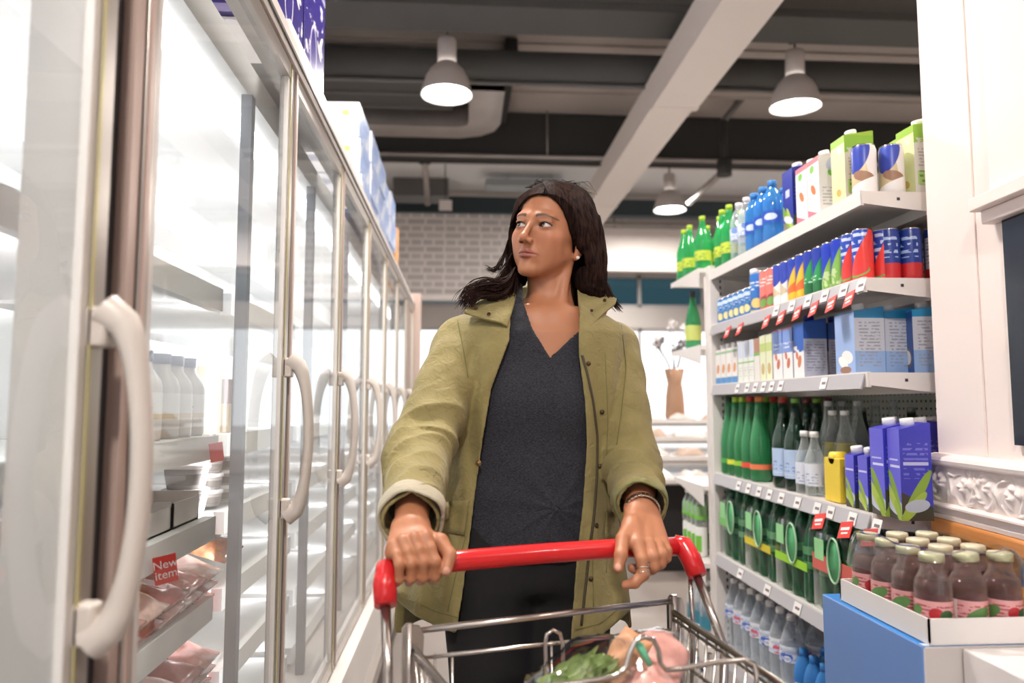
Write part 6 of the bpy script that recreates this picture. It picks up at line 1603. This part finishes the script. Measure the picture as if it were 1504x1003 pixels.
# ---- hair
def hairmat():
    m, N, L, p = _nt('dark_brown_hair'); p.inputs['Roughness'].default_value = .6; p.inputs['Specular IOR Level'].default_value = .06
    tc = N.new('ShaderNodeTexCoord'); mp = N.new('ShaderNodeMapping'); mp.inputs['Scale'].default_value = (1, 1, .07); L.new(tc.outputs['Object'], mp.inputs[0])
    n = N.new('ShaderNodeTexNoise'); n.inputs['Scale'].default_value = 190; n.inputs['Detail'].default_value = 3; L.new(mp.outputs[0], n.inputs['Vector'])
    r = N.new('ShaderNodeValToRGB'); r.color_ramp.elements[0].position = .35; r.color_ramp.elements[1].position = .75
    r.color_ramp.elements[0].color = (*S(26,18,17), 1); r.color_ramp.elements[1].color = (*S(66,42,34), 1); L.new(n.outputs[0], r.inputs[0]); L.new(r.outputs[0], p.inputs['Base Color'])
    b = N.new('ShaderNodeBump'); b.inputs['Strength'].default_value = .5; b.inputs['Distance'].default_value = .003; L.new(n.outputs[0], b.inputs['Height']); L.new(b.outputs[0], p.inputs['Normal'])
    return m
hm = hairmat(); hb_ = hm.copy(); hb_.name = 'hair_base'; hb_.node_tree.nodes['Principled BSDF'].inputs['Specular IOR Level'].default_value = .05; hb_.node_tree.nodes['Principled BSDF'].inputs['Roughness'].default_value = .8
for n_ in hb_.node_tree.nodes:
    if n_.type == 'VALTORGB': n_.color_ramp.elements[0].color = (*S(18,13,12), 1); n_.color_ramp.elements[1].color = (*S(48,31,26), 1)
FACE = [(740, 345), (751, 330), (757, 316), (766, 302), (775, 291), (789, 286), (806, 288), (817, 296), (827, 310), (833, 328), (838, 346), (841, 362), (845, 372), (858, 374), (860, 390), (848, 394), (843, 412), (840, 470), (700, 470), (768, 440), (768, 410), (752, 392), (744, 372)]
def f_hair(P):
    p = to_head(P)
    d = s_ell(p, (0, .018, .036), (.0835, .104, .090))
    d = smin(d, s_chain(P, [(rt(842, 305, 1.70), .045), (rt(855, 345, 1.70), .0475), (rt(860, 385, 1.70), .047), (rt(868, 415, 1.69), .036), (rt(880, 434, 1.68), .014)], .02), .03)
    d = smin(d, s_chain(P, [(rt(812, 330, 1.77), .07), (rt(815, 390, 1.775), .068), (rt(818, 440, 1.765), .055)], .02), .03)
    d = smin(d, s_chain(P, [(rt(775, 305, 1.69), .030), (rt(766, 340, 1.71), .0300), (rt(762, 375, 1.72), .0300), (rt(757, 405, 1.71), .028), (rt(752, 428, 1.69), .018)], .015), .02)
    d = smin(d, s_chain(P, [(rt(846, 314, 1.662), .022), (rt(854, 340, 1.640), .019), (rt(857, 360, 1.638), .013), (rt(866, 385, 1.65), .012)], .01), .015)
    U, Vv = proj(P[:, 0], P[:, 1], P[:, 2])
    cut = np.maximum(inpoly(U, Vv, FACE)*.0015, P[:, 1]-1.715)
    d = d-(.0010*np.sin(U*1.1+.8*np.sin(Vv*.05))+.0015*np.sin(U*.45+Vv*.06))*np.clip((Vv-285)/30, 0, 1)
    return smax(d, -cut, .006)
v, f = mesh_sdf(f_hair, (.0, 1.54, 1.38), (.42, 1.88, 1.74), .0024)
hair, hB = to_obj('hair', [(v, f)], hb_); adopt(hair)
# strands over the volume
r_ = random.Random(11); q = MB()
def path_on(pts, jit, r0, n=14):
    P_ = []
    ox, oy = r_.gauss(0, jit), r_.gauss(0, jit*.5); ph = r_.uniform(0, 6)
    for i in range(n):
        t_ = i/(n-1)*(len(pts)-1); k = min(int(t_), len(pts)-2); a = t_-k
        u = pts[k][0]*(1-a)+pts[k+1][0]*a+ox*(.3+.7*i/n)+.8*math.sin(ph+i*.5); v_ = pts[k][1]*(1-a)+pts[k+1][1]*a+oy
        p, n_ = hit(hB, u, v_, .0006)
        if p is None: continue
        if P_ and (p-P_[-1]).length > .04: break
        P_.append(p)
    if len(P_) > 3: q.tube(P_, [r0*(1-.6*i/len(P_)) for i in range(len(P_))], 4, cap=False)
G1 = [(806, 284), (826, 288), (842, 304), (850, 340), (853, 380), (856, 415)]
G2_ = [(800, 272), (845, 280), (872, 312), (887, 365), (893, 430)]
G5 = [(799, 267), (838, 270), (866, 288), (884, 325), (891, 375), (895, 420)]
for i in range(420):
    a = r_.random(); n_ = len(G2_)
    g1 = [G1[round(k*(len(G1)-1)/7)] for k in range(8)]
    def smp(G_, t_):
        x = t_*(len(G_)-1); k = min(int(x), len(G_)-2); b = x-k; return (G_[k][0]*(1-b)+G_[k+1][0]*b, G_[k][1]*(1-b)+G_[k+1][1]*b)
    A_, B_ = (G1, G2_) if i % 5 < 3 else (G2_, G5)
    path_on([(smp(A_, t_)[0]*(1-a)+smp(B_, t_)[0]*a, smp(A_, t_)[1]*(1-a)+smp(B_, t_)[1]*a) for t_ in [k/7 for k in range(8)]], 1.5, .0008)
G3 = [(798, 284), (777, 287), (763, 300), (754, 318)]; G4 = [(800, 272), (772, 277), (755, 291), (746, 312), (744, 345), (741, 380), (737, 405)]
for i in range(110):
    a = r_.random(); path_on([(smp(G3, t_)[0]*(1-a)+smp(G4, t_)[0]*a, smp(G3, t_)[1]*(1-a)+smp(G4, t_)[1]*a) for t_ in [k/7 for k in range(8)]], 1.2, .0009)
G6 = [(800, 267), (778, 272), (760, 283), (746, 303), (742, 330)]
for i in range(70):
    a = r_.random(); path_on([(smp(G4, t_)[0]*(1-a)+smp(G6, t_)[0]*a, smp(G4, t_)[1]*(1-a)+smp(G6, t_)[1]*a) for t_ in [k/9 for k in range(8)]], 1.2, .0008)
adopt(q.build('hair_strands', hm))
# loose curls over her right shoulder
q = MB()
def curl(pts, r0, n=30, jx=3, jy=3, wob=2.5):
    ox, oy, oz = r_.gauss(0, jx), r_.gauss(0, jy), r_.gauss(0, .008); ph = r_.uniform(0, 6); P_ = []
    for i in range(n):
        t_ = i/(n-1); x = t_*(len(pts)-1); k = min(int(x), len(pts)-2); b = x-k; b = b
        c_ = [pts[k][j]*(1-b)+pts[k+1][j]*b for j in range(3)]; e = min(1, t_*2.5)
        P_.append(at(c_[0]+ox*e+wob*t_*math.sin(ph+t_*9), c_[1]+oy*e+wob*t_*math.cos(ph+t_*8), Y=c_[2]+oz))
    P_ = [P_[0]]+[(P_[i-1]+P_[i]+P_[i+1])/3 for i in range(1, n-1)]+[P_[-1]]
    q.tube(P_, [r0*(1-.75*(i/n)**2) for i in range(n)], 5, cap=False)
for i in range(120): curl([(757, 392, 1.67), (750, 408, 1.655), (738, 418, 1.64), (726, 421, 1.63), (712, 419, 1.625), (699, 423, 1.62), (688, 433, 1.615), (681, 447, 1.615)], .0011, jx=5, jy=5)
for i in range(70): curl([(757, 400, 1.67), (750, 420, 1.65), (738, 434, 1.635), (724, 438, 1.625), (712, 434, 1.615), (699, 436, 1.605), (690, 447, 1.60)], .0011, jx=3, jy=3)
for i in range(26): curl([(746, 352, 1.69), (741, 375, 1.69), (733, 392, 1.68), (724, 398, 1.675), (716, 394, 1.67)], .0009, jx=2, jy=2)
for i in range(60): curl([(752, 372, 1.70), (744, 392, 1.69), (736, 412, 1.67), (724, 424, 1.65), (712, 426, 1.64), (704, 418, 1.64)], .0010, jx=4, jy=4)
for i in range(30): curl([(756, 396, 1.69), (758, 415, 1.67), (754, 432, 1.655), (748, 440, 1.65)], .0012, jx=3, jy=3)
adopt(q.build('loose_curls', hm)); q = MB()
for i in range(40): curl([(884, 395, 1.69), (890, 420, 1.68), (897, 438, 1.67), (910, 452, 1.66)], .0011, jx=3, jy=3, wob=1)
adopt(q.build('hair_tips', hm)); q = MB()
for i in range(130): curl([(798+r_.uniform(-28, 22), 276, 1.68), (812+r_.uniform(-30, 35), 269+r_.uniform(-4, 3), 1.69), (850+r_.uniform(-20, 15), 283, 1.69)], .0006, jx=6, jy=2, wob=1.5)
adopt(q.build('flyaway_hairs', hm))
# ---------------------------------------------------------------- daylight and view
w = bpy.data.worlds.new('overcast_sky'); bpy.context.scene.world = w; w.use_nodes = True
bg = w.node_tree.nodes['Background']; bg.inputs[0].default_value = (.95, .97, 1, 1); bg.inputs[1].default_value = 2.2
for (x, y, z, sx, sz, rx) in ((2.15, Y1-.05, 1.5, 6.8, 2.2, -90), (-.15, Y0+.05, 1.7, 2.6, 2.7, 90)):
    ld = bpy.data.lights.new('window_portal', 'AREA'); ld.shape = 'RECTANGLE'; ld.size = sx; ld.size_y = sz; ld.cycles.is_portal = True
    lo = bpy.data.objects.new('window_portal', ld); C.objects.link(lo); lo.location = (x, y, z); lo.rotation_euler = (math.radians(rx), 0, 0)
# paving outside
struct(MB().box(-30, 40, Y1+.3, 45, -.12, -.02).build('floor_outside', mat('pale_paving', S(190,186,182), .8)))
sc = bpy.context.scene
sc.view_settings.view_transform = 'Standard'; sc.view_settings.look = 'None'; sc.view_settings.gamma = 1; sc.view_settings.use_curve_mapping = False
sc.view_settings.exposure = 0.08
sc.cycles.transparent_max_bounces = 24
sc.cycles.caustics_reflective = False
